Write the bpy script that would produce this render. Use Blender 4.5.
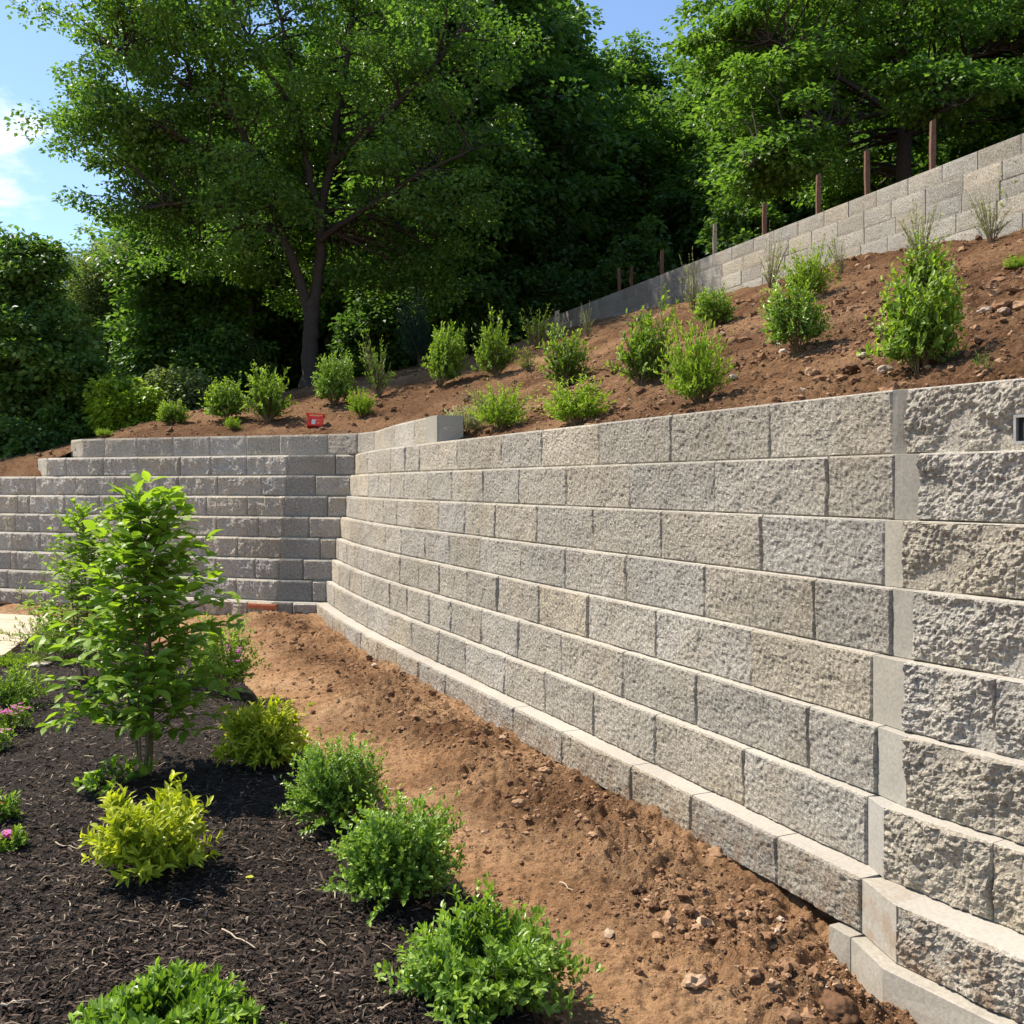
import bpy, math, random
import numpy as np
from mathutils import Vector

for o in list(bpy.data.objects): bpy.data.objects.remove(o)
S = bpy.context.scene
COL = S.collection
R = math.radians
E = 1.417          # eye height
HZ = 485.0         # horizon row in the photograph

# ------------------------------------------------------------------ camera
cam_d = bpy.data.cameras.new('camera'); cam = bpy.data.objects.new('camera', cam_d); COL.objects.link(cam)
cam.location = (0, 0, E); cam.rotation_euler = (R(90), 0, 0)
cam_d.sensor_width = 36; cam_d.lens = 1000/1024*36; cam_d.shift_y = -27/1024
cam_d.clip_start = .05; cam_d.clip_end = 3000
S.camera = cam

# ------------------------------------------------------------------ light
SUN_EL = 54.0
SUN_DIR = Vector((-.94, .335, 0)).normalized()
SUN_AZ = math.atan2(SUN_DIR.x, SUN_DIR.y)        # clockwise from +Y
sd = bpy.data.lights.new('sun', 'SUN'); sun = bpy.data.objects.new('sun', sd); COL.objects.link(sun)
sd.energy = 4.6; sd.angle = R(.53); sd.color = (1.0, .915, .79)
tosun = Vector((SUN_DIR.x*math.cos(R(SUN_EL)), SUN_DIR.y*math.cos(R(SUN_EL)), math.sin(R(SUN_EL))))
sun.rotation_euler = tosun.to_track_quat('Z', 'Y').to_euler(); sun.location = tosun*60
W = bpy.data.worlds.new('World'); S.world = W; W.use_nodes = True
nt = W.node_tree; nt.nodes.clear()
def wn(t, **k):
    n = nt.nodes.new(t)
    for a, b in k.items(): setattr(n, a, b)
    return n
sky = wn('ShaderNodeTexSky', sky_type='NISHITA', sun_disc=False)
sky.sun_elevation = R(SUN_EL); sky.sun_rotation = SUN_AZ; sky.altitude = 100; sky.air_density = 1.0; sky.dust_density = .25; sky.ozone_density = 3.0
bg = wn('ShaderNodeBackground'); bg.inputs['Strength'].default_value = .12
out = wn('ShaderNodeOutputWorld')
tc = wn('ShaderNodeTexCoord')
mp = wn('ShaderNodeMapping'); mp.inputs['Scale'].default_value = (1, 1, 2.2); mp.inputs['Location'].default_value = (.35, .1, .12)
nz = wn('ShaderNodeTexNoise'); nz.inputs['Scale'].default_value = 7.5; nz.inputs['Detail'].default_value = 8; nz.inputs['Roughness'].default_value = .55
# a bank of cumulus around one direction in the sky, wisps elsewhere
dist = wn('ShaderNodeVectorMath', operation='DISTANCE'); dist.inputs[1].default_value = Vector((-.52, .95, .335)).normalized()
nrm = wn('ShaderNodeVectorMath', operation='NORMALIZE')
mr1 = wn('ShaderNodeMapRange'); mr1.inputs['From Min'].default_value = .0; mr1.inputs['From Max'].default_value = .17; mr1.inputs['To Min'].default_value = .17; mr1.inputs['To Max'].default_value = -.10
addm = wn('ShaderNodeMath', operation='ADD')
ramp = wn('ShaderNodeMapRange'); ramp.interpolation_type = 'SMOOTHSTEP'; ramp.inputs['From Min'].default_value = .56; ramp.inputs['From Max'].default_value = .74
mix = wn('ShaderNodeMix', data_type='RGBA')
mix.inputs[7].default_value = (6.2, 6.3, 6.5, 1)
L = nt.links.new
L(tc.outputs['Generated'], mp.inputs['Vector']); L(mp.outputs[0], nz.inputs['Vector'])
L(tc.outputs['Generated'], nrm.inputs[0]); L(nrm.outputs[0], dist.inputs[0]); L(dist.outputs['Value'], mr1.inputs['Value'])
L(nz.outputs['Fac'], addm.inputs[0]); L(mr1.outputs[0], addm.inputs[1]); L(addm.outputs[0], ramp.inputs['Value'])
L(ramp.outputs[0], mix.inputs[0]); L(sky.outputs[0], mix.inputs[6]); L(mix.outputs[2], bg.inputs['Color']); L(bg.outputs[0], out.inputs['Surface'])
S.view_settings.view_transform = 'Standard'; S.view_settings.look = 'None'; S.view_settings.exposure = .92; S.view_settings.gamma = 1
S.render.engine = 'CYCLES'
S.cycles.max_bounces = 7; S.cycles.diffuse_bounces = 4; S.cycles.transmission_bounces = 4; S.cycles.transparent_max_bounces = 4
S.cycles.use_denoising = True

# ------------------------------------------------------------------ maths helpers
rng = np.random.default_rng(7)
_perm = rng.permutation(4096)
_gr = rng.normal(size=(4096, 3)); _gr /= np.linalg.norm(_gr, axis=1)[:, None]
def pn(x, y, z=0.0):
    x, y, z = np.broadcast_arrays(np.asarray(x, float), np.asarray(y, float), np.asarray(z, float))
    xi = np.floor(x).astype(int); yi = np.floor(y).astype(int); zi = np.floor(z).astype(int)
    xf = x-xi; yf = y-yi; zf = z-zi
    u = xf**3*(xf*(xf*6-15)+10); v = yf**3*(yf*(yf*6-15)+10); w = zf**3*(zf*(zf*6-15)+10)
    r = 0
    for a in (0, 1):
        for b in (0, 1):
            for c in (0, 1):
                h = _perm[(_perm[(_perm[(xi+a) & 4095]+yi+b) & 4095]+zi+c) & 4095]
                g = _gr[h]
                d = g[..., 0]*(xf-a)+g[..., 1]*(yf-b)+g[..., 2]*(zf-c)
                r = r + d*(u if a else 1-u)*(v if b else 1-v)*(w if c else 1-w)
    return r*1.5
def fbm(x, y, z=0.0, o=4, lac=2.1, gain=.5):
    r = 0; a = 1.0
    for i in range(o):
        r = r+a*pn(x+i*17.3, y+i*9.1, z+i*3.7); x = x*lac; y = y*lac; z = z*lac; a *= gain
    return r
def sstep(a, b, x):
    t = np.clip((x-a)/(b-a), 0, 1); return t*t*(3-2*t)

# ------------------------------------------------------------------ object helpers
def tag(o, label=None, cat=None, group=None, kind=None):
    if label: o['label'] = label
    if cat: o['category'] = cat
    if group: o['group'] = group
    if kind: o['kind'] = kind
    return o
def empty(name, loc, rz=0):
    o = bpy.data.objects.new(name, None); COL.objects.link(o); o.location = loc; o.rotation_euler = (0, 0, rz); o.empty_display_size = .1
    return o
def mesh(name, V, F, mat=None, parent=None, loc=None, smooth=False, attrs=None):
    """V (n,3); F an (m,3|4) array or a list of such arrays."""
    V = np.asarray(V, np.float32)
    if loc is not None: V = V-np.asarray(loc, np.float32)
    Fs = [np.asarray(f, np.int32) for f in (F if isinstance(F, list) and len(F) and getattr(F[0], 'ndim', 1) == 2 else [F])]
    Fs = [f for f in Fs if len(f)]
    me = bpy.data.meshes.new(name)
    nl = sum(f.size for f in Fs); npoly = sum(len(f) for f in Fs)
    me.vertices.add(len(V)); me.vertices.foreach_set('co', V.ravel())
    me.loops.add(nl); me.loops.foreach_set('vertex_index', np.concatenate([f.ravel() for f in Fs]))
    me.polygons.add(npoly)
    st = []; k = 0
    for f in Fs:
        n = f.shape[1]; st.append(k+np.arange(len(f))*n); k += f.size
    me.polygons.foreach_set('loop_start', np.concatenate(st).astype(np.int32))
    if smooth: me.polygons.foreach_set('use_smooth', np.ones(npoly, bool))
    else: me.polygons.foreach_set('use_smooth', np.zeros(npoly, bool))
    for nme, arr in (attrs or {}).items():
        a = me.attributes.new(nme, 'FLOAT', 'POINT'); a.data.foreach_set('value', np.asarray(arr, np.float32))
    me.update(calc_edges=True)
    if mat: me.materials.append(mat)
    o = bpy.data.objects.new(name, me); COL.objects.link(o)
    if parent: o.parent = parent
    elif loc is not None: o.location = loc
    return o
class MB:
    def __init__(s): s.v = []; s.q = []; s.t = []; s.n = 0; s.a = []; s.c = []
    def add(s, V, Q=None, T=None, a=0.5, cap=0.):
        V = np.asarray(V, float); s.c.append(np.broadcast_to(np.asarray(cap, float), (len(V),)))
        if Q is not None and len(Q): s.q.append(np.asarray(Q)+s.n)
        if T is not None and len(T): s.t.append(np.asarray(T)+s.n)
        s.v.append(V); s.a.append(np.broadcast_to(np.asarray(a, float), (len(V),))); s.n += len(V)
    def box(s, c, h, ax=None, a=.5):
        c = np.asarray(c, float); h = np.asarray(h, float)
        ax = np.eye(3) if ax is None else np.asarray(ax, float)
        P = np.array([[i, j, k] for i in (-1, 1) for j in (-1, 1) for k in (-1, 1)])*h
        s.add(c+P@ax, [[0, 1, 3, 2], [4, 6, 7, 5], [0, 4, 5, 1], [2, 3, 7, 6], [0, 2, 6, 4], [1, 5, 7, 3]], a=a)
    def tube(s, P, r, n=6, a=.5, cap=True):
        P = np.asarray(P, float); m = len(P); r = np.broadcast_to(np.asarray(r, float), (m,))
        T = np.gradient(P, axis=0); T /= np.linalg.norm(T, axis=1)[:, None]+1e-9
        up = np.array([0, 0, 1.]) if abs(T[:, 2]).mean() < .8 else np.array([1., 0, 0])
        A = np.cross(T, up); A /= np.linalg.norm(A, axis=1)[:, None]+1e-9; B = np.cross(T, A)
        th = np.arange(n)*2*np.pi/n
        V = P[:, None]+r[:, None, None]*(A[:, None]*np.cos(th)[None, :, None]+B[:, None]*np.sin(th)[None, :, None])
        i = np.arange(m-1)[:, None]*n; j = np.arange(n)[None]; k = (j+1) % n
        Q = np.stack([i+j, i+k, i+n+k, i+n+j], -1).reshape(-1, 4)
        s.add(V.reshape(-1, 3), Q, a=a)
        if cap:
            s.add(V[-1], T=[[0, x, x+1] for x in range(1, n-1)], a=a if np.ndim(a) == 0 else .5)
    def build(s, name, mat, parent=None, loc=None, smooth=False):
        F = []
        if s.q: F.append(np.concatenate(s.q))
        if s.t: F.append(np.concatenate(s.t))
        return mesh(name, np.concatenate(s.v), F, mat, parent, loc, smooth, {'tint': np.concatenate(s.a), 'cap': np.concatenate(s.c)})

# ------------------------------------------------------------------ materials
def new_mat(name):
    m = bpy.data.materials.new(name); m.use_nodes = True; t = m.node_tree; t.nodes.clear()
    return m, t
def N(t, ty, ins=None, **k):
    n = t.nodes.new(ty)
    for a, b in k.items(): setattr(n, a, b)
    for a, b in (ins or {}).items():
        if hasattr(b, 'is_output'): t.links.new(b, n.inputs[a])
        else: n.inputs[a].default_value = b
    return n
def rampn(t, fac, stops):
    n = N(t, 'ShaderNodeValToRGB', {'Fac': fac}); cr = n.color_ramp
    while len(cr.elements) < len(stops): cr.elements.new(.5)
    for e, (p, c) in zip(cr.elements, stops):
        e.position = p; e.color = (*c, 1) if len(c) == 3 else c
    return n.outputs['Color']
def mixc(t, fac, a, b, mode='MIX'):
    n = N(t, 'ShaderNodeMix', data_type='RGBA', blend_type=mode)
    for i, v in ((0, fac), (6, a), (7, b)):
        if hasattr(v, 'is_output'): t.links.new(v, n.inputs[i])
        else: n.inputs[i].default_value = v if i == 0 else (*v, 1)
    return n.outputs[2]
def noise(t, sc, det=4, rough=.55, vec=None, dim='3D'):
    i = {'Scale': sc, 'Detail': det, 'Roughness': rough}
    if vec is not None: i['Vector'] = vec
    return N(t, 'ShaderNodeTexNoise', i, noise_dimensions=dim).outputs['Fac']
def finish(t, col, rough=.9, bump=None, spec=.3):
    p = N(t, 'ShaderNodeBsdfPrincipled', {'Base Color': col, 'Roughness': rough, 'Specular IOR Level': spec})
    if bump is not None: t.links.new(bump, p.inputs['Normal'])
    o = N(t, 'ShaderNodeOutputMaterial'); t.links.new(p.outputs[0], o.inputs[0])
def objco(t): return N(t, 'ShaderNodeTexCoord').outputs['Object']
def bump(t, h, st, dist, prev=None):
    i = {'Height': h, 'Strength': st, 'Distance': dist}
    if prev is not None: i['Normal'] = prev
    return N(t, 'ShaderNodeBump', i).outputs[0]
def attr(t, n): return N(t, 'ShaderNodeAttribute', attribute_name=n).outputs['Fac']

def concrete_mat(name, rough_face=True, base=(.45, .41, .345)):
    m, t = new_mat(name); v = objco(t)
    n1 = noise(t, 3.0, 3, .5, v); n2 = noise(t, 95, 4, .65, v); n3 = noise(t, 1.3, 2, .5, v)
    b = np.array(base)
    lo = tuple(b*(.46 if rough_face else .8)); hi = tuple(np.minimum(b*(1.48 if rough_face else 1.18), .8))
    c = rampn(t, n2, [(.3, lo), (.5, base), (.72, hi)])
    c = mixc(t, N(t, 'ShaderNodeMapRange', {'Value': n1, 'From Min': .52, 'From Max': .78, 'To Min': 0., 'To Max': .4}).outputs[0], c, (.40, .32, .20), 'MIX') if rough_face else c
    # darker aggregate pits
    vo = N(t, 'ShaderNodeTexVoronoi', {'Vector': v, 'Scale': 130.}).outputs['Distance']
    c = mixc(t, N(t, 'ShaderNodeMapRange', {'Value': vo, 'From Min': .0, 'From Max': .35, 'To Min': .62 if rough_face else .12, 'To Max': 0.}).outputs[0], c, (.16, .145, .12))
    if rough_face:
        pit = noise(t, 48., 6, .75, v)
        c = mixc(t, N(t, 'ShaderNodeMapRange', {'Value': pit, 'From Min': .45, 'From Max': .34, 'To Min': 0., 'To Max': .6}).outputs[0], c, (.13, .115, .095))
        c = mixc(t, N(t, 'ShaderNodeMapRange', {'Value': pit, 'From Min': .58, 'From Max': .70, 'To Min': 0., 'To Max': .5}).outputs[0], c, (.66, .62, .54))
    tint = attr(t, 'tint')
    g = N(t, 'ShaderNodeMath', {0: tint, 1: 2.0}, operation='MULTIPLY').outputs[0]
    vv = N(t, 'ShaderNodeCombineXYZ', {0: g, 1: g, 2: g}).outputs[0]
    c = mixc(t, 1.0, c, (1, 1, 1), 'MULTIPLY') if False else N(t, 'ShaderNodeVectorMath', {0: c, 1: vv}, operation='MULTIPLY').outputs[0]
    st = N(t, 'ShaderNodeMapRange', {'Value': n3, 'From Min': .35, 'From Max': .7, 'To Min': .88, 'To Max': 1.1}).outputs[0]
    sv = N(t, 'ShaderNodeCombineXYZ', {0: st, 1: st, 2: st}).outputs[0]
    c = N(t, 'ShaderNodeVectorMath', {0: c, 1: sv}, operation='MULTIPLY').outputs[0]
    bn = bump(t, noise(t, 55, 5, .7, v), .9 if rough_face else .25, .018 if rough_face else .003)
    bn = bump(t, noise(t, 170, 3, .7, v), .85 if rough_face else .3, .008 if rough_face else .002, bn)
    wn_ = N(t, 'ShaderNodeTexWhiteNoise', {'W': N(t, 'ShaderNodeMath', {0: tint, 1: 913.7}, operation='MULTIPLY').outputs[0]}, noise_dimensions='1D').outputs['Value']
    hue = rampn(t, wn_, [(0, (.97, .985, 1.01)), (.5, (1.01, 1, .97)), (1, (1.05, 1.0, .90))])
    c = N(t, 'ShaderNodeVectorMath', {0: c, 1: hue}, operation='MULTIPLY').outputs[0]
    # weather stains and soil splashed on the lowest blocks
    n5 = noise(t, 7., 5, .7, v)
    c = mixc(t, N(t, 'ShaderNodeMapRange', {'Value': n5, 'From Min': .56, 'From Max': .70, 'To Min': 0., 'To Max': .33}).outputs[0], c, (.17, .15, .12))
    zz_ = N(t, 'ShaderNodeSeparateXYZ', {0: v}).outputs[2]
    sp = N(t, 'ShaderNodeMath', {0: N(t, 'ShaderNodeMapRange', {'Value': zz_, 'From Min': .30, 'From Max': .04, 'To Min': 0., 'To Max': .8}).outputs[0], 1: N(t, 'ShaderNodeMapRange', {'Value': noise(t, 14., 4, .6, v), 'From Min': .42, 'From Max': .62}).outputs[0]}, operation='MULTIPLY').outputs[0]
    if name in ('split_face_concrete', 'cast_concrete'): c = mixc(t, sp, c, (.27, .165, .095))
    if rough_face:      # cast top and sides of each block are smooth, only the split face is rough
        cap = attr(t, 'cap')
        cs = rampn(t, n2, [(.3, tuple(b*.72)), (.5, tuple(b*.85)), (.7, tuple(b*.97))])
        cs = N(t, 'ShaderNodeVectorMath', {0: cs, 1: sv}, operation='MULTIPLY').outputs[0]
        c = mixc(t, cap, c, cs)
        inv = N(t, 'ShaderNodeMath', {0: 1.12, 1: cap}, operation='SUBTRACT').outputs[0]
        for nd in t.nodes:
            if nd.type == 'BUMP':
                f = N(t, 'ShaderNodeMath', {0: nd.inputs['Strength'].default_value, 1: inv}, operation='MULTIPLY')
                t.links.new(f.outputs[0], nd.inputs['Strength'])
    finish(t, c, .93, bn, .2)
    return m
M_BLOCK = concrete_mat('split_face_concrete')
M_SMOOTH = concrete_mat('cast_concrete', False, (.33, .31, .27))
M_SHADEBLOCK = concrete_mat('shade_toned_concrete', True, (.30, .285, .255))  # darker base colour stands in for shadow beside the inner corner
M_UPPER = concrete_mat('upper_wall_concrete', True, (.40, .37, .315))
M_FOOT = concrete_mat('footing_concrete', False, (.33, .30, .25))

def soil_mat():
    m, t = new_mat('bare_soil'); v = objco(t)
    n1 = noise(t, 1.6, 5, .6, v); n2 = noise(t, 28, 5, .7, v)
    c = rampn(t, n1, [(.3, (.38, .205, .10)), (.5, (.52, .305, .158)), (.72, (.62, .395, .22))])
    c2 = rampn(t, n2, [(.28, (.5, .46, .42)), (.5, (1, 1, 1)), (.75, (1.25, 1.2, 1.12))])
    c = N(t, 'ShaderNodeVectorMath', {0: c, 1: c2}, operation='MULTIPLY').outputs[0]
    dk = attr(t, 'tint')            # damp, freshly turned soil against compacted soil; leaf litter above 1
    c = mixc(t, N(t, 'ShaderNodeMapRange', {'Value': dk, 'From Min': 0., 'From Max': 1.}).outputs[0], c, N(t, 'ShaderNodeVectorMath', {0: c, 1: (.33, .29, .27)}, operation='MULTIPLY').outputs[0])
    lit = rampn(t, n2, [(.3, (.02, .016, .008)), (.55, (.05, .05, .018)), (.8, (.09, .08, .035))])
    c = mixc(t, N(t, 'ShaderNodeMapRange', {'Value': dk, 'From Min': 1., 'From Max': 2.}).outputs[0], c, lit)
    # pebbles
    vo = N(t, 'ShaderNodeTexVoronoi', {'Vector': v, 'Scale': 38.}); 
    peb = N(t, 'ShaderNodeMath', {0: N(t, 'ShaderNodeSeparateColor', {0: vo.outputs['Color']}).outputs[0], 1: .93}, operation='GREATER_THAN').outputs[0]
    ps = N(t, 'ShaderNodeMath', {0: vo.outputs['Distance'], 1: .25}, operation='LESS_THAN').outputs[0]
    pm = N(t, 'ShaderNodeMath', {0: peb, 1: ps}, operation='MULTIPLY').outputs[0]
    c = mixc(t, N(t, 'ShaderNodeMath', {0: pm, 1: .6}, operation='MULTIPLY').outputs[0], c, (.42, .32, .22))
    # crusted, cracked and crumbly patches
    ms = N(t, 'ShaderNodeMapping', {'Vector': v, 'Scale': (1, 3.2, 1), 'Rotation': (0, 0, .35)}).outputs[0]
    crk = noise(t, 9, 7, .68, ms)
    c = mixc(t, N(t, 'ShaderNodeMapRange', {'Value': crk, 'From Min': .46, 'From Max': .36, 'To Min': 0., 'To Max': .5}).outputs[0], c, (.15, .08, .042))
    c = mixc(t, N(t, 'ShaderNodeMapRange', {'Value': noise(t, 70, 4, .7, v), 'From Min': .57, 'From Max': .68, 'To Min': 0., 'To Max': .4}).outputs[0], c, (.56, .38, .23))
    bn = bump(t, crk, .9, .05)
    bn = bump(t, noise(t, 26, 7, .75, v), 1., .04, bn)
    bn = bump(t, noise(t, 120, 4, .7, v), 1., .010, bn)
    finish(t, c, .97, bn, .1)
    return m
M_SOIL = soil_mat()
def mulch_mat():
    m, t = new_mat('shredded_bark'); v = objco(t)
    mpn = N(t, 'ShaderNodeMapping', {'Vector': v, 'Scale': (1, 2.4, 1)}).outputs[0]
    n2 = noise(t, 60, 5, .75, mpn)
    c = rampn(t, n2, [(.3, (.008, .0055, .004)), (.5, (.030, .020, .014)), (.66, (.062, .042, .029)), (.8, (.15, .11, .08))])
    bn = bump(t, noise(t, 45, 6, .75, mpn), 1., .03)
    finish(t, c, .85, bn, .25)
    return m
M_MULCH = mulch_mat()
def tinted_mat(name, stops, rough=.85, nscale=80, spec=.2, bumpd=.003):
    m, t = new_mat(name); v = objco(t)
    c = rampn(t, attr(t, 'tint'), stops)
    n = noise(t, nscale, 4, .6, v)
    k = rampn(t, n, [(.25, (.65, .65, .65)), (.75, (1.25, 1.25, 1.25))])
    c = N(t, 'ShaderNodeVectorMath', {0: c, 1: k}, operation='MULTIPLY').outputs[0]
    finish(t, c, rough, bump(t, n, .6, bumpd), spec)
    return m
M_CHIP = tinted_mat('bark_chip', [(0, (.012, .0085, .0065)), (.6, (.056, .037, .026)), (.86, (.115, .078, .055)), (.93, (.20, .15, .11)), (1, (.46, .38, .28))])
M_CLOD = tinted_mat('soil_clod', [(0, (.13, .07, .038)), (.5, (.27, .155, .085)), (.85, (.40, .255, .15)), (1, (.46, .35, .25))], .95, 60, .1, .008)
M_STONE = tinted_mat('field_stone', [(0, (.06, .05, .045)), (.5, (.30, .22, .16)), (1, (.55, .48, .40))], .9, 40)
M_BARK = tinted_mat('bark', [(0, (.03, .024, .02)), (.5, (.065, .053, .043)), (1, (.17, .14, .11))], .95, 25, .1, .02)
M_STEM = tinted_mat('shrub_stem', [(0, (.08, .05, .03)), (.5, (.17, .125, .07)), (1, (.30, .26, .16))], .85, 60)
M_WOOD = tinted_mat('weathered_stake', [(0, (.09, .045, .03)), (.5, (.16, .085, .055)), (1, (.36, .29, .21))], .85, 30)
M_TWIG = tinted_mat('dry_twig', [(0, (.12, .08, .055)), (1, (.50, .40, .28))], .85, 60)

def leaf_mat(name, dark, mid, light, trans=.38, rough=.42, spec=.35):
    m, t = new_mat(name)
    a = attr(t, 'tint')
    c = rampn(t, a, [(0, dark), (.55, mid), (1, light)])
    p = N(t, 'ShaderNodeBsdfPrincipled', {'Base Color': c, 'Roughness': rough, 'Specular IOR Level': spec})
    tcx = N(t, 'ShaderNodeVectorMath', {0: c, 1: (1.25, 1.32, .50)}, operation='MULTIPLY').outputs[0]
    tr = N(t, 'ShaderNodeBsdfTranslucent', {'Color': tcx})
    mx = N(t, 'ShaderNodeMixShader', {0: trans, 1: p.outputs[0], 2: tr.outputs[0]})
    o = N(t, 'ShaderNodeOutputMaterial'); t.links.new(mx.outputs[0], o.inputs[0])
    return m
M_LTREE = leaf_mat('tree_leaf', (.058, .118, .030), (.110, .205, .044), (.19, .30, .07), .48)
M_LDARK = leaf_mat('dark_tree_leaf', (.050, .105, .032), (.090, .175, .044), (.155, .26, .065), .48)
M_LPALE = leaf_mat('willow_leaf', (.11, .15, .06), (.19, .25, .09), (.28, .33, .13), .46)
M_LBRIGHT = leaf_mat('maple_leaf', (.062, .130, .028), (.125, .235, .045), (.22, .35, .075), .48)
M_LSAP = leaf_mat('sapling_leaf', (.09, .165, .020), (.19, .31, .032), (.32, .45, .06), .48, .42, .35)
M_LBOX = leaf_mat('boxwood_leaf', (.075, .145, .020), (.175, .29, .036), (.34, .48, .075), .40, .36, .45)
M_LYEL = leaf_mat('golden_leaf', (.16, .24, .018), (.40, .45, .03), (.62, .62, .07), .38, .42, .35)
M_LSLOPE = leaf_mat('slope_shrub_leaf', (.07, .13, .02), (.175, .28, .034), (.36, .49, .06), .44, .45, .35)
M_LLIME = leaf_mat('lime_leaf', (.11, .19, .018), (.24, .36, .03), (.38, .50, .06), .44, .45, .3)
M_LGREY = leaf_mat('grey_green_leaf', (.17, .20, .10), (.32, .34, .19), (.50, .50, .34), .40, .5, .3)
M_LFOREST = leaf_mat('conifer_leaf', (.014, .04, .022), (.03, .07, .034), (.05, .10, .045), .2, .6, .2)
M_PETAL = leaf_mat('pink_petal', (.42, .06, .28), (.62, .13, .42), (.78, .30, .60), .3, .5, .2)
M_REDP = leaf_mat('red_petal', (.30, .01, .015), (.50, .02, .025), (.65, .05, .05), .25, .5, .2)

def plain(name, col, rough=.5, metal=0., nb=60, spec=.4):
    m, t = new_mat(name); v = objco(t)
    n = noise(t, nb, 4, .6, v)
    k = rampn(t, n, [(.3, tuple(np.array(col)*.75)), (.7, tuple(np.minimum(np.array(col)*1.15, 1)))])
    finish(t, k, rough, bump(t, n, .15, .002), spec)
    return m
M_RED = plain('red_plastic', (.80, .045, .025), .4)
M_WHITE = plain('white_label', (.7, .68, .62), .6)
M_METAL = plain('galvanised_frame', (.30, .29, .27), .5)
M_BLACK = plain('dark_recess', (.02, .02, .02), .8)
M_PATIO = plain('patio_concrete', (.50, .41, .30), .9, nb=8, spec=.15)
M_PAINT = plain('orange_mark', (.42, .12, .05), .9)

# ------------------------------------------------------------------ wall plan
ZT = [E+v for v in (.319, .102, -.115, -.332, -.549, -.766, -.983, -1.2)]    # top of courses 0..7
OFF = [.31, .275, .24, .205, .17, .135, .095, 0.]
MA, MS = 2.44, .45                                  # main run: X = MA - MS*Y
mN = np.array([-1, -MS])/math.hypot(1, MS)          # outward normal
mD = np.array([-MS, 1])/math.hypot(1, MS)           # along, away from the camera
rP = np.array([1.095, 2.86]); rD = np.array([.52, -.855]); rD /= np.linalg.norm(rD); rN = np.array([rD[1], -rD[0]])
def on_main(px, d):      # point on the main run (offset d) seen at photo column px
    p = (px-512)/1000; a = MA+d*math.hypot(1, MS); Y = a/(p+MS); return np.array([p*Y, Y])
def on_right(px, d):
    p = (px-512)/1000; q = rP-rN*d; Y = (q@rN)/(p*rN[0]+rN[1]); return np.array([p*Y, Y])
fP = np.array([(-1.70, 10.08), (-2.46, 10.27), (-5.9, 11.54), (-9.5, 12.87)])
def off_poly(P, d):
    P = np.asarray(P, float); T = np.gradient(P, axis=0); T /= np.linalg.norm(T, axis=1)[:, None]
    n = np.stack([-T[:, 1], T[:, 0]], 1)
    return P, n
def far_line(d):
    T = np.diff(fP, axis=0); T /= np.linalg.norm(T, axis=1)[:, None]
    n = np.stack([-T[:, 1], T[:, 0]], 1)         # which side?
    n *= np.sign(-(n[:, 1]))[:, None]            # outward = towards the camera
    vn = np.vstack([n[:1], (n[:-1]+n[1:])/2, n[-1:]]); vn /= np.linalg.norm(vn, axis=1)[:, None]
    return fP-vn*d
def on_poly(P, px):
    p = (px-512)/1000
    for a, b in zip(P[:-1], P[1:]):
        fa = a[0]-p*a[1]; fb = b[0]-p*b[1]
        if fa*fb <= 0: return a+(b-a)*(fa/(fa-fb))
    return P[-1]
def isect(p, d, P):
    for a, b in zip(P[:-1], P[1:]):
        A = np.array([[d[0], -(b-a)[0]], [d[1], -(b-a)[1]]]); s, u = np.linalg.solve(A, a-p)
        if -1e-6 <= u <= 1.000001 and s > 0: return p+d*s
    return p+d*7.5
_bseed = [0]
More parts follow.
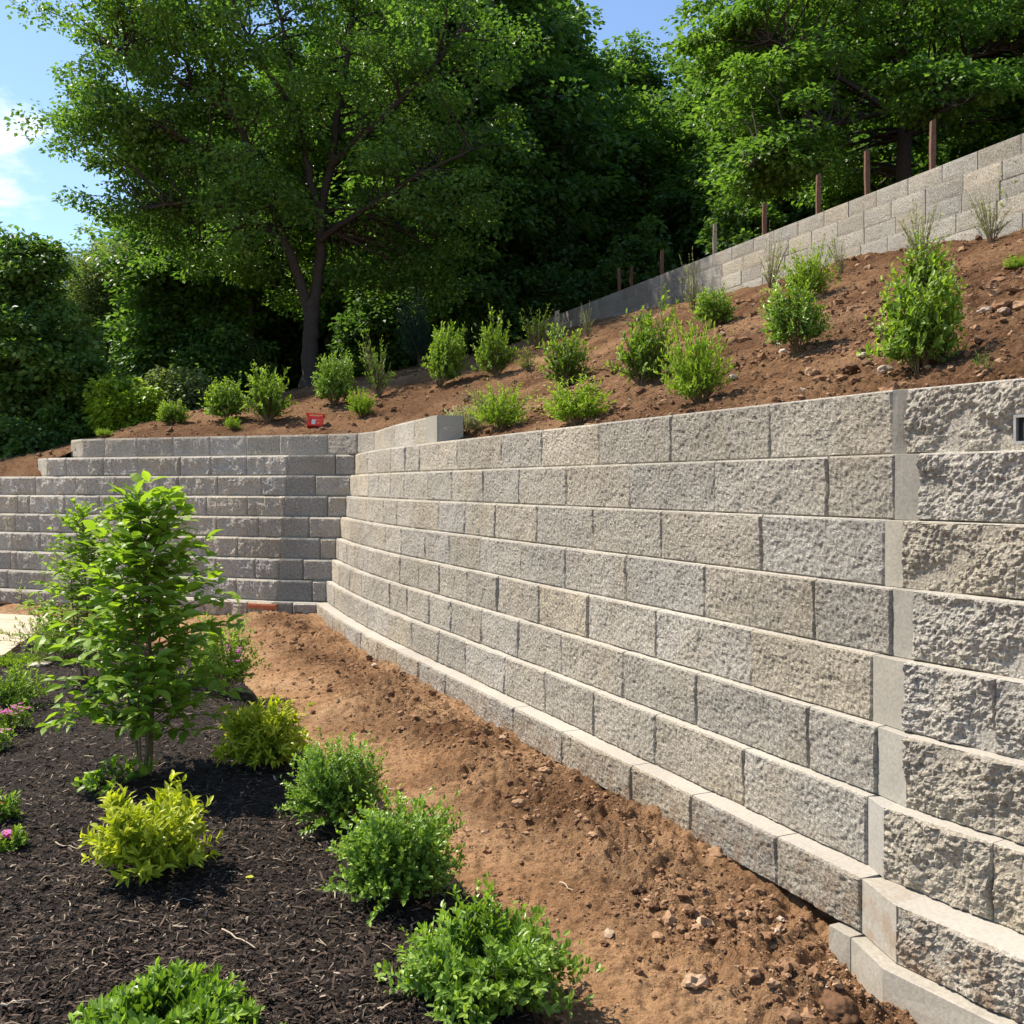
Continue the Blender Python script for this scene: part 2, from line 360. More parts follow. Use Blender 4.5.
def block(mb, A, B, z0, z1, Nn, depth=.28, rough=1.0, gap=.0025, gapB=None, tint=.5, res=None, step=0.0, cham=.0025, arris=.002):
    """one block between plan points A and B; its outward face is split rough"""
    A = np.asarray(A, float); B = np.asarray(B, float); gapB = gap if gapB is None else gapB
    D = B-A; Lg = np.linalg.norm(D); D = D/Lg; A = A+D*gap; B = B-D*gapB; Lg = np.linalg.norm(B-A)
    z0 = z0+.001; z1 = z1-.0012
    if rough: jo = pn(_bseed[0]*7.31, .37, 1.7)*.006; A = A+np.asarray(Nn)*jo; B = B+np.asarray(Nn)*(jo+pn(_bseed[0]*3.17, 9.1, 4.2)*.004); z1 = z1+pn(_bseed[0]*5.7, 2.2, 8.1)*.0012
    Y = (A[1]+B[1])/2
    res = res or max(.0055, .0016*math.hypot(*((A+B)/2)))
    ns = max(2, int(Lg/res)); nzn = max(2, int((z1-z0)/res))
    if rough == 0: ns, nzn = 3, 3
    s = np.linspace(0, Lg, ns+1)[:, None]; z = np.linspace(z0, z1, nzn+1)[None]
    s, z = np.broadcast_arrays(s, z)
    _bseed[0] += 1; k = _bseed[0]*13.7
    if rough:
        ed = np.minimum(np.minimum(s, Lg-s), np.minimum(z-z0, (z1-z)*1.3))
        mw = .006+.004*pn(s*14+k, z*14, k)
        m = sstep(0, 1, ed/np.maximum(mw, .003))
        lo = fbm(s*6.5+k, z*6.5, k, 2); mid = fbm(s*26+k, z*26, k, 2); hi = pn(s*62+k, z*62, k); hi2 = pn(s*120+k, z*120, k+5)
        tilt = (pn(k, .5, .5))*(s/Lg-.5)*.012
        big = max(0, rough-1)
        disp = m*(.0055*min(1, rough)+rough*((.0075+.022*big)*lo+(.0030+.0035*big)*(1-2*np.abs(mid))+(.0034+.004*big)*hi+(.0024+.003*big)*hi2)+tilt*min(1, rough))
        disp = np.maximum(disp, -.003)
    else: disp = np.zeros_like(s)
    bd = np.zeros(s.shape, bool); bd[0] = bd[-1] = True; bd[:, 0] = bd[:, -1] = True
    disp = np.where(bd, -cham*.6, disp)
    P = np.stack([A[0]+D[0]*s+Nn[0]*disp, A[1]+D[1]*s+Nn[1]*disp, z], -1)
    if rough: P[:, -1, 2] -= arris
    n1, n2 = s.shape
    idx = np.arange(n1*n2).reshape(n1, n2)
    Q = np.stack([idx[:-1, :-1], idx[1:, :-1], idx[1:, 1:], idx[:-1, 1:]], -1).reshape(-1, 4)
    loop = np.concatenate([idx[:, 0], idx[-1, 1:], idx[-2::-1, -1], idx[0, -2:0:-1]])
    fr = P.reshape(-1, 3)
    ring1 = fr[loop].copy(); ring1[:, :2] -= np.asarray(Nn)*cham     # chamfer ring, pushed out to full size
    zc = np.where(ring1[:, 2] > z1-arris-1e-6, z1+.001, ring1[:, 2]); zc = np.where(ring1[:, 2] < z0+1e-6, z0-.0005, zc); ring1[:, 2] = zc
    ring2 = ring1.copy(); ring2[:, :2] -= np.asarray(Nn)*depth
    nl = len(loop); b1 = n1*n2; b2 = b1+nl
    i = np.arange(nl); j = (i+1) % nl
    Q2 = np.stack([loop[i], b1+i, b1+j, loop[j]], -1); Q3 = np.stack([b1+i, b2+i, b2+j, b1+j], -1)
    mb.add(np.vstack([fr, ring1, ring2]), np.vstack([Q, Q2, Q3]), a=tint, cap=np.concatenate([np.zeros(len(fr)), np.ones(2*nl)]))

lower = empty('retaining_wall', (1.1, 3.0, 0))
tag(lower, 'tall tiered grey split-face block retaining wall holding back the lower soil bank', 'retaining wall')
STRIP = [(893, 907), (895, 919), (885, 902), (893, 913), (873, 903), (878, 905), (868, 883), (862, 895)]
JM = [[771, 672, 599, 543, 502, 458, 420, 404], [828, 716, 631, 567, 520, 484, 452, 429], [763, 663, 594, 538, 496, 465, 439],
      [816, 705, 626, 566, 522, 481, 450, 426], [752, 657, 588.5, 539.5, 498.5, 468, 440, 419], [809.5, 697, 624, 562, 519, 482, 452, 430],
      [745, 656, 595, 545, 506, 466, 439], [777, 692, 632, 563, 514, 446, 419, 397, 378]]
far_end = {}
tr = random.Random(3)
def tint_(): return .5*tr.uniform(.87, 1.09)
for k in range(8):
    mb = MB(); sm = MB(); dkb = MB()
    z1 = ZT[k]; z0 = ZT[k]-.217 if k < 7 else .05
    d = OFF[k]; dr = d*1.38
    A = on_main(STRIP[k][0], d); Bx = on_right(STRIP[k][1], dr)
    FL = far_line(d if k < 7 else 0)
    # main run
    pts = [A]+[on_main(p, d) for p in JM[k]]
    cb = .021+.0017*(7-k)
    def bend(p): return np.array([p[0]+cb*max(0, p[1]-7.5)**2, p[1]])
    endp = isect(A, mD, FL)
    for _ in range(200):
        pb = bend(endp)
        if pb[1] > np.interp(pb[0], FL[::-1, 0], FL[::-1, 1])+.02: endp = endp-mD*.01
        else: break
    st = bend(endp)
    last = pts[-1]
    while np.linalg.norm(endp-last) > .75:
        last = last+mD*tr.uniform(.42, .62); pts.append(last)
    pts.append(endp+mD*.03)
    pts = [bend(p) for p in pts]
    for a, b in zip(pts[:-1], pts[1:]):
        g = .0032 if a[1] < 5.2 else .0022
        T = (b-a)/np.linalg.norm(b-a); nM = np.array([-T[1], T[0]])
        block(mb, a, b, z0, z1, nM if nM[0] < 0 else -nM, gap=g, tint=tint_(), rough=1.0)
    # smooth cast end face at the corner
    SD = Bx-A; SN = np.array([SD[1], -SD[0]]); SN /= np.linalg.norm(SN); SN *= -1 if SN[0] > 0 else 1
    block(sm, A, Bx, z0+.0005, z1-.0008, SN, depth=.2, rough=0, gap=-.001, gapB=-.004, tint=tint_()*1.02)
    # right run, running past the camera
    rl = {0: [1.25, 2.1], 1: [.36, 1.05, 1.7], 2: [1.1, 1.8], 3: [.9, 1.6], 4: [.31, 1.0, 1.7], 5: [.95, 1.7], 6: [.36, 1.05, 1.75], 7: [1.0, 1.8]}[k]
    rp = [Bx]+[Bx+rD*x for x in rl]+[Bx+rD*2.5]
    for a, b in zip(rp[:-1], rp[1:]):
        block(mb, a, b, z0, z1, rN, gap=.0, gapB=.0025, tint=tint_()*1.10, rough=1.4)
    # far run
    if k == 0:
        e0 = on_poly(FL, 47); P = [FL[0], FL[1], e0]; far_pts = np.array([FL[0], FL[1], e0])
    else: far_pts = FL
    lft = None
    x = st.copy(); seglist = []
    path = [st]+[q for q in far_pts if q[0] < st[0]-.02]
    crease = FL[1]
    # walk joints along the far run
    first = True; dark_n = 0
    for a, b in zip(path[:-1], path[1:]):
        Ls = np.linalg.norm(b-a); T = (b-a)/Ls; nn = np.array([-T[1], T[0]]); nn *= -1 if nn[1] > 0 else 1
        js = [0.]
        if first:
            js += [Ls*(.30 if k % 2 == 0 else .55)] if Ls > .35 else []
        else:
            s0 = .30 if k % 2 == 1 else .0
            c = s0 if s0 else tr.uniform(.46, .56); js.append(c)
            while c < Ls-.5: c += tr.uniform(.40, .60); js.append(min(c, Ls))
        if js[-1] < Ls-.02: js.append(Ls)
        for q, (u0, u1) in enumerate(zip(js[:-1], js[1:])):
            if u1-u0 < .05: continue
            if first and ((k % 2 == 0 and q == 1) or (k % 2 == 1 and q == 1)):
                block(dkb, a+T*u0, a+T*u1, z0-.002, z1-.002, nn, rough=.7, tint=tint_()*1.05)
            else:
                block(mb, a+T*u0, a+T*u1, z0-.002, z1-.002, nn, tint=tint_()*1.04, rough=1.25, cham=.012, arris=.010)
        first = False
    if k == 0:     # returned end block of the short course
        e1 = e0+np.array([-.30, .42]); T = (e1-e0)/np.linalg.norm(e1-e0); nn = np.array([-T[1], T[0]]); nn *= -1 if nn[1] > 0 else 1
        block(mb, e0, e1, z0-.002, z1-.002, nn, tint=.5, rough=.8)
    c = mb.build('block_course', M_BLOCK, lower, loc=(1.1, 3.0, 0))
    if k == 7: c['label'] = 'protruding base course of blocks on the footing'
    if k == 0: c['label'] = 'top course of blocks below the soil bank'
    sm.build('corner_face', M_SMOOTH, lower, loc=(1.1, 3.0, 0))['label'] = 'smooth cast strip at the wall corner'
    if dkb.v: dkb.build('shade_toned_block', M_SHADEBLOCK, lower, loc=(1.1, 3.0, 0))['label'] = 'smooth block near the inner corner with shade put into its colour'
# extra short course on the far end
mb = MB(); capm = MB()
FL = far_line(.42)
cp = [np.array((-.57, 7.66)), np.array((-.80, 8.25)), np.array((-1.04, 8.9)), np.array((-1.22, 9.5)), np.array((-1.37, 9.98)), np.array((-1.60, 10.36)), np.array((-1.95, 10.58)), np.array((-2.5, 10.75))]
e0 = on_poly(FL, 82); T = (e0-cp[-1]); Ls = np.linalg.norm(T); T /= Ls; c = 0
while c < Ls-.6: c += tr.uniform(.42, .58); cp.append(cp[-1]*0+np.array((-2.5, 10.75))+T*c)
cp.append(e0); cp.append(e0+np.array([-.26, .30]))
for a, b in zip(cp[:-1], cp[1:]):
    T = (b-a)/np.linalg.norm(b-a); nn = np.array([-T[1], T[0]]); nn *= -1 if (nn[1] > 0 and abs(nn[1]) > .2) or nn[0] > 0.5 else 1
    if nn[1] > 0: nn = -nn
    block(mb, a, b, ZT[0]+.001, ZT[0]+.217, nn, depth=.20, gap=.0018, tint=tint_(), rough=.8)
mb.build('block_course', M_BLOCK, lower, loc=(1.1, 3.0, 0))['label'] = 'short topmost course that stops at an open block end'
a = cp[0]+mN*.004; b = a-mN*.20
nn = -mD
block(capm, a, b, ZT[0]+.002, ZT[0]+.2165, nn, depth=.25, rough=0, gap=0, tint=.46)
ce = capm.build('block_end', M_SMOOTH, lower, loc=(1.1, 3.0, 0)); ce['label'] = 'smooth end face of the last block with a lifting slot'
sl = MB(); ctr = (a+b)/2+nn*.003
th = np.linspace(0, 2*np.pi, 17)[:-1]
for (rr, dd, cc) in ((1.0, .004, 0), (.72, .0, 1)):
    pass
ring_o = np.array([[ctr[0]-mN[0]*.062*math.cos(x)+nn[0]*.003, ctr[1]-mN[1]*.062*math.cos(x)+nn[1]*.003, ZT[0]+.115+.019*math.sin(x)] for x in th])
ring_i = np.array([[ctr[0]-mN[0]*.045*math.cos(x)+nn[0]*-.001, ctr[1]-mN[1]*.045*math.cos(x)+nn[1]*-.001, ZT[0]+.113+.010*math.sin(x)] for x in th])
ii = np.arange(16); jj = (ii+1) % 16
sl.add(np.vstack([ring_o, ring_i, ring_i.mean(0)[None]]), np.stack([ii, jj, jj+16, ii+16], -1), np.stack([ii+16, jj+16, ii*0+32], -1), a=.75)
sl.build('lifting_slot', M_SMOOTH, ce, loc=(1.1, 3.0, 0))
# footing under the base course, seen where the soil is dug away
fm = MB()
FA = on_main(828, -.05); FB = np.array([1.06, 2.835]); FC = rP-rD*0+rN*.055
def slab_run(mb, P, z0, z1, depth, tint=.5):
    for a, b in zip(P[:-1], P[1:]):
        T = (b-a)/np.linalg.norm(b-a); nn = np.array([-T[1], T[0]]); nn *= -1 if nn[0] > 0 else 1
        block(mb, a, b, z0, z1, nn, depth=depth, rough=0, gap=.0, gapB=.003, tint=tint, cham=.006)
st_ = on_main(850, -.05)
slab_run(fm, [FA, st_, FC], -.16, .047, .30)
slab_run(fm, [FC, FC+rD*1.0, FC+rD*2.3], -.16, .0475, .30, .5)
fm.build('footing', M_FOOT, lower, loc=(1.1, 3.0, 0))
# recessed outlet in the top course
om = MB(); oc = on_right(1033, OFF[0]*1.38); oc = oc+rN*.022
ax = np.array([[rD[0], rD[1], 0], [rN[0], rN[1], 0], [0, 0, 1.]])
zc = E+(485-429)/1000*oc[1]
for s_, h_ in (((-.036, 0, 0), (.004, .012, .043)), ((.036, 0, 0), (.004, .012, .043)), ((0, 0, .039), (.032, .012, .004)), ((0, 0, -.039), (.032, .012, .004))):
    om.box(np.array([oc[0], oc[1], zc])+np.array(s_)@ax, h_, ax)
fr_ = om.build('outlet_frame', M_METAL, lower, loc=(1.1, 3.0, 0)); 
om = MB(); om.box(np.array([oc[0], oc[1], zc])+np.array((0, -.006, 0))@ax, (.0315, .004, .0345), ax)
for q in (-.012, .010): om.box(np.array([oc[0], oc[1], zc])+np.array((q, .002, 0))@ax, (.002, .003, .03), ax)
om.build('outlet_grille', M_BLACK, fr_, loc=(1.1, 3.0, 0))
# faded orange survey mark on the base course
pm_ = MB(); FLb = far_line(0); a = on_poly(FLb, 278); b = on_poly(FLb, 249); T = (b-a)/np.linalg.norm(b-a); nn = np.array([-T[1], T[0]]); nn *= -1 if nn[1] > 0 else 1
block(pm_, a+nn*.026, b+nn*.026, .14, .195, nn, depth=.01, rough=.3, tint=.5)
pm_.build('survey_mark', M_PAINT, lower, loc=(1.1, 3.0, 0))

# ------------------------------------------------------------------ upper wall
UA, US, UZ = 7.49, .39, 4.34
uN = np.array([-1, -US])/math.hypot(1, US); uD = np.array([-US, 1])/math.hypot(1, US)
def on_up(px, d=0):
    p = (px-512)/1000; Y = (UA+d)/(p+US); return np.array([p*Y, Y])
upper = empty('retaining_wall', (4.25, 8.3, 3.3)); tag(upper, 'straight upper block wall at the top of the slope with stakes behind it', 'retaining wall')
u0 = np.array([UA-US*3.6, 3.6])
for k in range(7):
    mb = MB(); z1 = UZ-k*.165; z0 = z1-.165; d = -.001*k
    p = u0+uD*((k % 2)*.2); q = u0+uN*(-d); c = 0 if k % 2 == 0 else .2
    Ltot = 15.6
    s0 = 0.; s1 = c if c else .42
    while s0 < Ltot:
        a = q+uD*s0; b = q+uD*min(s1, Ltot)
        tt = .5*tr.uniform(.84, 1.14)*(.62 if a[1] > 13.1 else 1)  # far blocks tinted darker: tree shade painted into their colour
        block(mb, a, b, z0, z1, uN, depth=.22, rough=.45, gap=.0055, cham=.001, tint=tt, res=.03 if a[1] > 7 else .02)
        s0 = s1; s1 += tr.uniform(.38, .46)
    mb.build('block_course', M_UPPER, upper, loc=(4.25, 8.3, 3.3))

# ------------------------------------------------------------------ terrain
ctl = np.array([(1.55, 3.5, 1.70), (1.2, 4.2, 1.72), (.8, 5.0, 1.72), (.2, 6.3, 1.73), (-.1, 7.0, 1.74), (-.25, 7.6, 1.78), (1.85, 2.95, 1.70), (2.7, 1.5, 1.70), (3.2, .5, 1.7),
    (-.6, 8.6, 1.88), (-1.0, 9.8, 1.93), (-1.5, 10.6, 1.94), (-3, 11.15, 1.94), (-4.9, 11.9, 1.93), (-5.6, 12.1, 1.74), (-7, 12.6, 1.62), (-10, 13.6, 1.55),
    (4.15, 8.3, 3.50), (3.5, 9.99, 3.69), (2.95, 11.35, 3.70), (2.0, 13.87, 3.86), (1.1, 16.1, 3.98), (5.4, 5.0, 3.44), (6.6, 2., 3.4),
    (-.67, 16, 3.46), (-3.2, 16, 2.99), (-4.37, 14, 2.45), (-5.0, 12.9, 2.12), (-7.0, 13.4, 1.74), (-11, 15, 1.7),
    (0, 22, 4.3), (-4, 22, 3.4), (-9, 22, 2.6), (-10, 32, 3.2), (4, 26, 4.7), (8, 20, 4.4), (-20, 22, 2.2), (16, 24, 4.6), (0, 40, 5.0), (-20, 40, 3.4), (20, 40, 5.)])
def tps_fit(C):
    n = len(C); d2 = ((C[:, None, :2]-C[None, :, :2])**2).sum(-1); K = .5*d2*np.log(d2+1e-9); K += np.eye(n)*.02
    P = np.hstack([np.ones((n, 1)), C[:, :2]]); A = np.block([[K, P], [P.T, np.zeros((3, 3))]])
    return np.linalg.solve(A, np.concatenate([C[:, 2], np.zeros(3)]))
TW = tps_fit(ctl)
def hill(x, y):
    x = np.asarray(x, float); y = np.asarray(y, float); r = TW[-3]+TW[-2]*x+TW[-1]*y
    for (cx, cy, cz), w in zip(ctl, TW):
        d2 = (x-cx)**2+(y-cy)**2; r = r+w*.5*d2*np.log(d2+1e-9)
    return r
def hill_clamped(x, y):
    z = hill(x, y)
    dm = -((x-MA)*mN[0]+y*mN[1]); drr = -((x-rP[0])*rN[0]+(y-rP[1])*rN[1])
    back = np.where(y > 3.2, dm-.31, np.minimum(dm-.31, drr-.42))
    lim = 1.712+np.maximum(0, back-.22)*1.3+np.where((y > 7.9), 10, 0)
    dfr = (y-np.interp(x, fP[::-1, 0], fP[::-1, 1]))*.93
    lim2 = np.where(x < -5.15, 1.500+np.maximum(0, dfr-.42)*.75, 50)
    lim2 = np.where((x > -5.45) & (x < -5.15), lim2+(x+5.45)/.3*1.0, lim2)
    return np.minimum(np.minimum(z, lim), lim2)
def polar_grid(y0, y1, ratio, t0, t1, dt):
    ny = int(math.log(y1/y0)/math.log(ratio)); ys = y0*ratio**np.arange(ny+1); ts = np.arange(t0, t1+dt, dt)
    Yg, Tg = np.meshgrid(ys, ts, indexing='ij'); return Yg*Tg, Yg
def grid_faces(shape, keep=None):
    idx = np.arange(shape[0]*shape[1]).reshape(shape)
    Q = np.stack([idx[:-1, :-1], idx[:-1, 1:], idx[1:, 1:], idx[1:, :-1]], -1)
    if keep is not None:
        kc = keep[:-1, :-1] & keep[1:, :-1] & keep[1:, 1:] & keep[:-1, 1:]; Q = Q[kc]
    return Q.reshape(-1, 4)
def compact(V, F, attrs):
    used = np.unique(F); mp_ = np.full(len(V), -1); mp_[used] = np.arange(len(used))
    return V[used], mp_[F], {k: v[used] for k, v in attrs.items()}
def soil_rough(x, y, amp=1.):
    clod = 1-2*np.abs(fbm(x*7, y*7, 2.2, 2))
    return amp*(.030*fbm(x*1.6, y*1.6, 4.1, 3)+.024*clod*sstep(-.2, .5, pn(x*1.9, y*1.9, 8.))+.012*fbm(x*15, y*19, 1.3, 3)*(1+.8*pn(x*2.2, y*2.2, 4.))+.008*pn(x*48, y*52, 2.)*(1+.8*pn(x*3, y*3, 1.)))
def hill_full(x, y): return hill_clamped(x, y)+soil_rough(x, y, 1.0)+.020*(1-2*np.abs(fbm(x*9, y*9, 3.3, 3)))+.009*fbm(x*34, y*34, 6., 2)-.01
X, Y = polar_grid(1.1, 44, 1.0052, -1.15, 1.5, .0046)
dm = -((X-MA)*mN[0]+Y*mN[1]); drr = -((X-rP[0])*rN[0]+(Y-rP[1])*rN[1])
FLh = far_line(.52)
def behind_far(x, y): 
    return np.interp(x, FLh[::-1, 0], FLh[::-1, 1])-np.where(x < -5.25, .20, 0) < y
keep = ((dm > .47+np.where(Y > 7.75, .05+np.minimum(.03*(Y-7.6)**2, .2), 0)) & (drr > .55)) | ((behind_far(X, Y)) & (X < -1.2)) | (Y > 12.9)
wallY = X-(UA+.12-US*Y)
keep &= (wallY < 0) | (Y > 17.5)
Z = hill_full(X, Y)
litter = np.clip(sstep(-.2, .5, (Y-np.interp(X, [-12, -6.5, -5.0, -4.37, -3.2, -.67, 1.1, 3], [12.2, 12.6, 13.1, 14.2, 16.2, 16.6, 17.2, 17.6]))+.4*pn(X*1.3, Y*1.3))*1.0, 0, 1)
tn = np.clip(.85+.5*fbm(X*.9, Y*.9, 5., 3), 0, 1)*(1-litter)+2*litter
V = np.stack([X, Y, Z], -1).reshape(-1, 3); F = grid_faces(X.shape, keep)
V, F, at = compact(V, F, {'tint': tn.ravel()})
tag(mesh('hillside_ground', V, F, M_SOIL, smooth=True, attrs=at), kind='structure')
# plateau behind the upper wall
ys = np.linspace(-4, 45, 90); ts = np.concatenate([np.linspace(0, 3, 24)[:-1], np.linspace(3, 34, 24)])
Yg, Tg = np.meshgrid(ys, ts, indexing='ij'); Xg = UA+.10-US*np.minimum(Yg, 17.9)+Tg
Zg = 4.25+.05*fbm(Xg*.6, Yg*.6)+np.maximum(0, Tg-.5)*.02
tag(mesh('upper_ground', np.stack([Xg, Yg, Zg], -1).reshape(-1, 3), grid_faces(Xg.shape)[:, ::1], M_SOIL, smooth=True, attrs={'tint': np.full(Xg.size, 1.8)}), kind='structure')

# lower ground
def bed_edge(y):       # right edge of the mulch bed: X as a function of Y
    pts = np.array([(1.5, .30), (2.3, .165), (2.6, .06), (2.95, -.02), (3.3, -.10), (3.8, -.30), (4.5, -.62), (5.3, -1.05), (6.3, -1.58), (7.2, -1.95), (8.2, -2.5), (9.0, -3.6), (9.4, -4.6)])
    return np.interp(y, pts[:, 0], pts[:, 1])
def patio_in(x, y): return (x < np.interp(y, [7.0, 7.85, 8.5, 9.4, 10.2, 10.35], [-3.7, -4.02, -4.2, -4.42, -4.58, -4.6])) & (y > 7.2) & (y < 10.3-(x+4.6)*.36)
def ground(x, y):
    dmw = (x-(MA-MS*y))*mN[0]*-1*-1      # signed distance in front of the main run
    dw = -(x-(MA-MS*y))/math.hypot(1, MS)
    dw = np.maximum(dw, 0)
    z = .045*sstep(3.0, 6.2, y)*sstep(1.6, .2, dw)+.03*sstep(9.3, 10.2, y)
    z = z+.014*np.exp(-((dw-.28)/.22)**2)*sstep(2.6, 3.6, y)*(.7+.9*pn(x*1.7, y*1.7, 3.))
    z = z+.018*np.exp(-(dw/.3)**2)*sstep(3.1, 3.3, y)-.05*np.exp(-(dw/.16)**2)*(1-sstep(2.95, 3.2, y))
    # wheel-flattened track down the middle
    tr_ = np.exp(-((dw-1.05)/.42)**2)
    rough = (1-.5*tr_)
    z = z-.022*tr_+.007*np.sin(y*30+x*9+3*pn(x*2, y*2))*tr_*sstep(-.3, .3, pn(x*.9, y*.9, 6.))+.010*pn(x*2.5, y*13, 5.)*tr_
    z = z+(soil_rough(x, y)*1.1+.010*(1-2*np.abs(fbm(x*12, y*12, 3.3, 3))))*rough*(1+.8*np.exp(-((dw-.28)/.25)**2))
    return z
X, Y = polar_grid(1.55, 13.6, 1.0038, -1.0, .66, .0030)
Z = ground(X, Y)
in_bed = X < bed_edge(Y)
eb = sstep(.05, -.10, X-bed_edge(Y))*sstep(9.3, 8.7, Y)
Z = Z-.05*eb
dwm = -(X-(MA-MS*Y))/math.hypot(1, MS)
keep = (dwm > -.16) & ~((X < np.interp(Y, [9.8, 14], [0, 0])) & (Y > np.interp(X, fP[::-1, 0], fP[::-1, 1])+.1))
tn = np.clip(.14+.42*np.exp(-((dwm-.30)/.30)**2)+.6*fbm(X*1.5, Y*1.5, 9., 3)-.25*np.exp(-((dwm-1.05)/.4)**2), 0, 1)
V = np.stack([X, Y, Z], -1).reshape(-1, 3); V, F, at = compact(V, grid_faces(X.shape, keep), {'tint': tn.ravel()})
tag(mesh('soil_path', V, F, M_SOIL, smooth=True, attrs=at), kind='structure')
# wide sheet to the horizon
xs = np.concatenate([-np.geomspace(1200, 4, 14), np.linspace(-3, 3, 8), np.geomspace(4, 1200, 14)])
Xg, Yg = np.meshgrid(xs, xs)
tag(mesh('ground', np.stack([Xg, Yg, np.full(Xg.shape, -.22)], -1).reshape(-1, 3), grid_faces(Xg.shape), M_SOIL, smooth=True, attrs={'tint': np.full(Xg.size, .5)}), kind='structure')
# mulch bed
def mulch_z(x, y):
    e = bed_edge(y)-x+.03*pn(x*6, y*6)
    return .035+.03*sstep(0, .25, e)-.06*sstep(.03, -.05, e)+.022*fbm(x*1.8, y*1.8, 7., 3)+.010*fbm(x*22, y*22, 3., 2)
X, Y = polar_grid(1.55, 9.3, 1.0042, -1.1, .22, .0036)
Z = mulch_z(X, Y); keep = (X < bed_edge(Y)+.05) & ~(patio_in(X-.05, Y)) & (Y < 9.2-.0*X)
V = np.stack([X, Y, Z], -1).reshape(-1, 3); F = grid_faces(X.shape, keep); used = np.unique(F)
V, F, _ = compact(V, F, {})
tag(mesh('mulch_bed', V, F, M_MULCH, smooth=True), kind='structure')
# patio slab
pt = np.array([(-3.62, 6.6), (-4.02, 7.85), (-4.2, 8.5), (-4.42, 9.4), (-4.58, 10.25), (-9.5, 12.0), (-11, 6.6)])
m_ = len(pt); Vp = np.vstack([np.hstack([pt, np.full((m_, 1), .062)]), np.hstack([pt, np.full((m_, 1), -.05)])])
me = bpy.data.meshes.new('patio'); me.from_pydata(Vp.tolist(), [], [list(range(m_))]+[[i, i+m_, (i+1) % m_+m_, (i+1) % m_] for i in range(m_)]); me.materials.append(M_PATIO)
po = bpy.data.objects.new('patio', me); COL.objects.link(po); tag(po, kind='structure')

# ------------------------------------------------------------------ scattered ground stuff
def quads_chips(P, L_, W_, yaw, pitch, roll, bend, tint):
    n = len(P)
    d = np.stack([np.cos(yaw)*np.cos(pitch), np.sin(yaw)*np.cos(pitch), np.sin(pitch)], -1)
    s = np.stack([-np.sin(yaw), np.cos(yaw), np.zeros(n)], -1)
    up = np.cross(d, s); s = s*np.cos(roll)[:, None]+up*np.sin(roll)[:, None]; up = np.cross(d, s)
    V = np.empty((n, 6, 3)); 
    for i, (a, w) in enumerate(((-.5, .35), (0, .55), (.5, .25))):
        cpt = P+d*(a*L_)[:, None]+up*((0 if a else 1)*bend)[:, None]+s*((0 if a else 1)*bend*.8)[:, None]
        V[:, 2*i] = cpt-s*(w*W_)[:, None]; V[:, 2*i+1] = cpt+s*(w*W_)[:, None]
    F = np.array([[0, 1, 3, 2], [2, 3, 5, 4]])[None]+np.arange(n)[:, None, None]*6
    return V.reshape(-1, 3), F.reshape(-1, 4), np.repeat(tint, 6)
n = 138000
yy = 1.9*(8.9/1.9)**(rng.random(n)**1.15); tt = rng.uniform(-.80, .18, n); xx = yy*tt
ok = (xx < bed_edge(yy)+.03*rng.normal(size=n)) & ~patio_in(xx, yy); xx = xx[ok]; yy = yy[ok]; n = len(xx)
Lc = rng.gamma(2.2, .0065, n)+.006; Wc = Lc*rng.uniform(.10, .32, n); Wc = np.minimum(Wc, .007)
tin = rng.random(n)**1.25*.9; pale = rng.random(n) < .035; tin[pale] = rng.uniform(.88, 1., pale.sum())
V, F, a_ = quads_chips(np.stack([xx, yy, mulch_z(xx, yy)+.003+rng.random(n)*.006], -1), Lc, Wc, rng.uniform(0, 6.28, n), rng.normal(0, .22, n), rng.normal(0, .5, n), rng.normal(.001, .0015, n), tin)
tag(mesh('mulch_chips', V, F, M_CHIP, attrs={'tint': a_}), 'loose dark bark shreds covering the planting bed', 'mulch', kind='stuff')
# long pale shreds
n = 1500; yy = 1.9*(6.5/1.9)**rng.random(n); xx = yy*rng.uniform(-.6, .15, n); ok = xx < bed_edge(yy)-.02; xx = xx[ok]; yy = yy[ok]; n = len(xx)
V, F, a_ = quads_chips(np.stack([xx, yy, mulch_z(xx, yy)+.010], -1), rng.uniform(.02, .055, n), rng.uniform(.0012, .0035, n), rng.uniform(0, 6.28, n), rng.normal(0, .12, n), rng.normal(0, .4, n), rng.normal(0, .006, n), rng.uniform(.3, 1., n))
tag(mesh('bark_shreds', V, F, M_TWIG, attrs={'tint': a_}), 'thin pale wood shreds lying scattered over the dark bark mulch', 'mulch', kind='stuff')

# rock-like template
def ico(sub=1):
    t_ = (1+5**.5)/2
    v = np.array([(-1, t_, 0), (1, t_, 0), (-1, -t_, 0), (1, -t_, 0), (0, -1, t_), (0, 1, t_), (0, -1, -t_), (0, 1, -t_), (t_, 0, -1), (t_, 0, 1), (-t_, 0, -1), (-t_, 0, 1)], float)
    f = [(0, 11, 5), (0, 5, 1), (0, 1, 7), (0, 7, 10), (0, 10, 11), (1, 5, 9), (5, 11, 4), (11, 10, 2), (10, 7, 6), (7, 1, 8), (3, 9, 4), (3, 4, 2), (3, 2, 6), (3, 6, 8), (3, 8, 9), (4, 9, 5), (2, 4, 11), (6, 2, 10), (8, 6, 7), (9, 8, 1)]
    v /= np.linalg.norm(v[0]); v = list(map(tuple, v))
    for _ in range(sub):
        cache = {}; nf = []
        def mid(a, b):
            k = (min(a, b), max(a, b))
            if k not in cache:
                m = (np.array(v[a])+np.array(v[b])); m /= np.linalg.norm(m); v.append(tuple(m)); cache[k] = len(v)-1
            return cache[k]
        for a, b, c in f:
            ab, bc, ca = mid(a, b), mid(b, c), mid(c, a); nf += [(a, ab, ca), (b, bc, ab), (c, ca, bc), (ab, bc, ca)]
        f = nf
    return np.array(v), np.array(f)
IV, IF = ico(1); IV3, IF3 = ico(3)
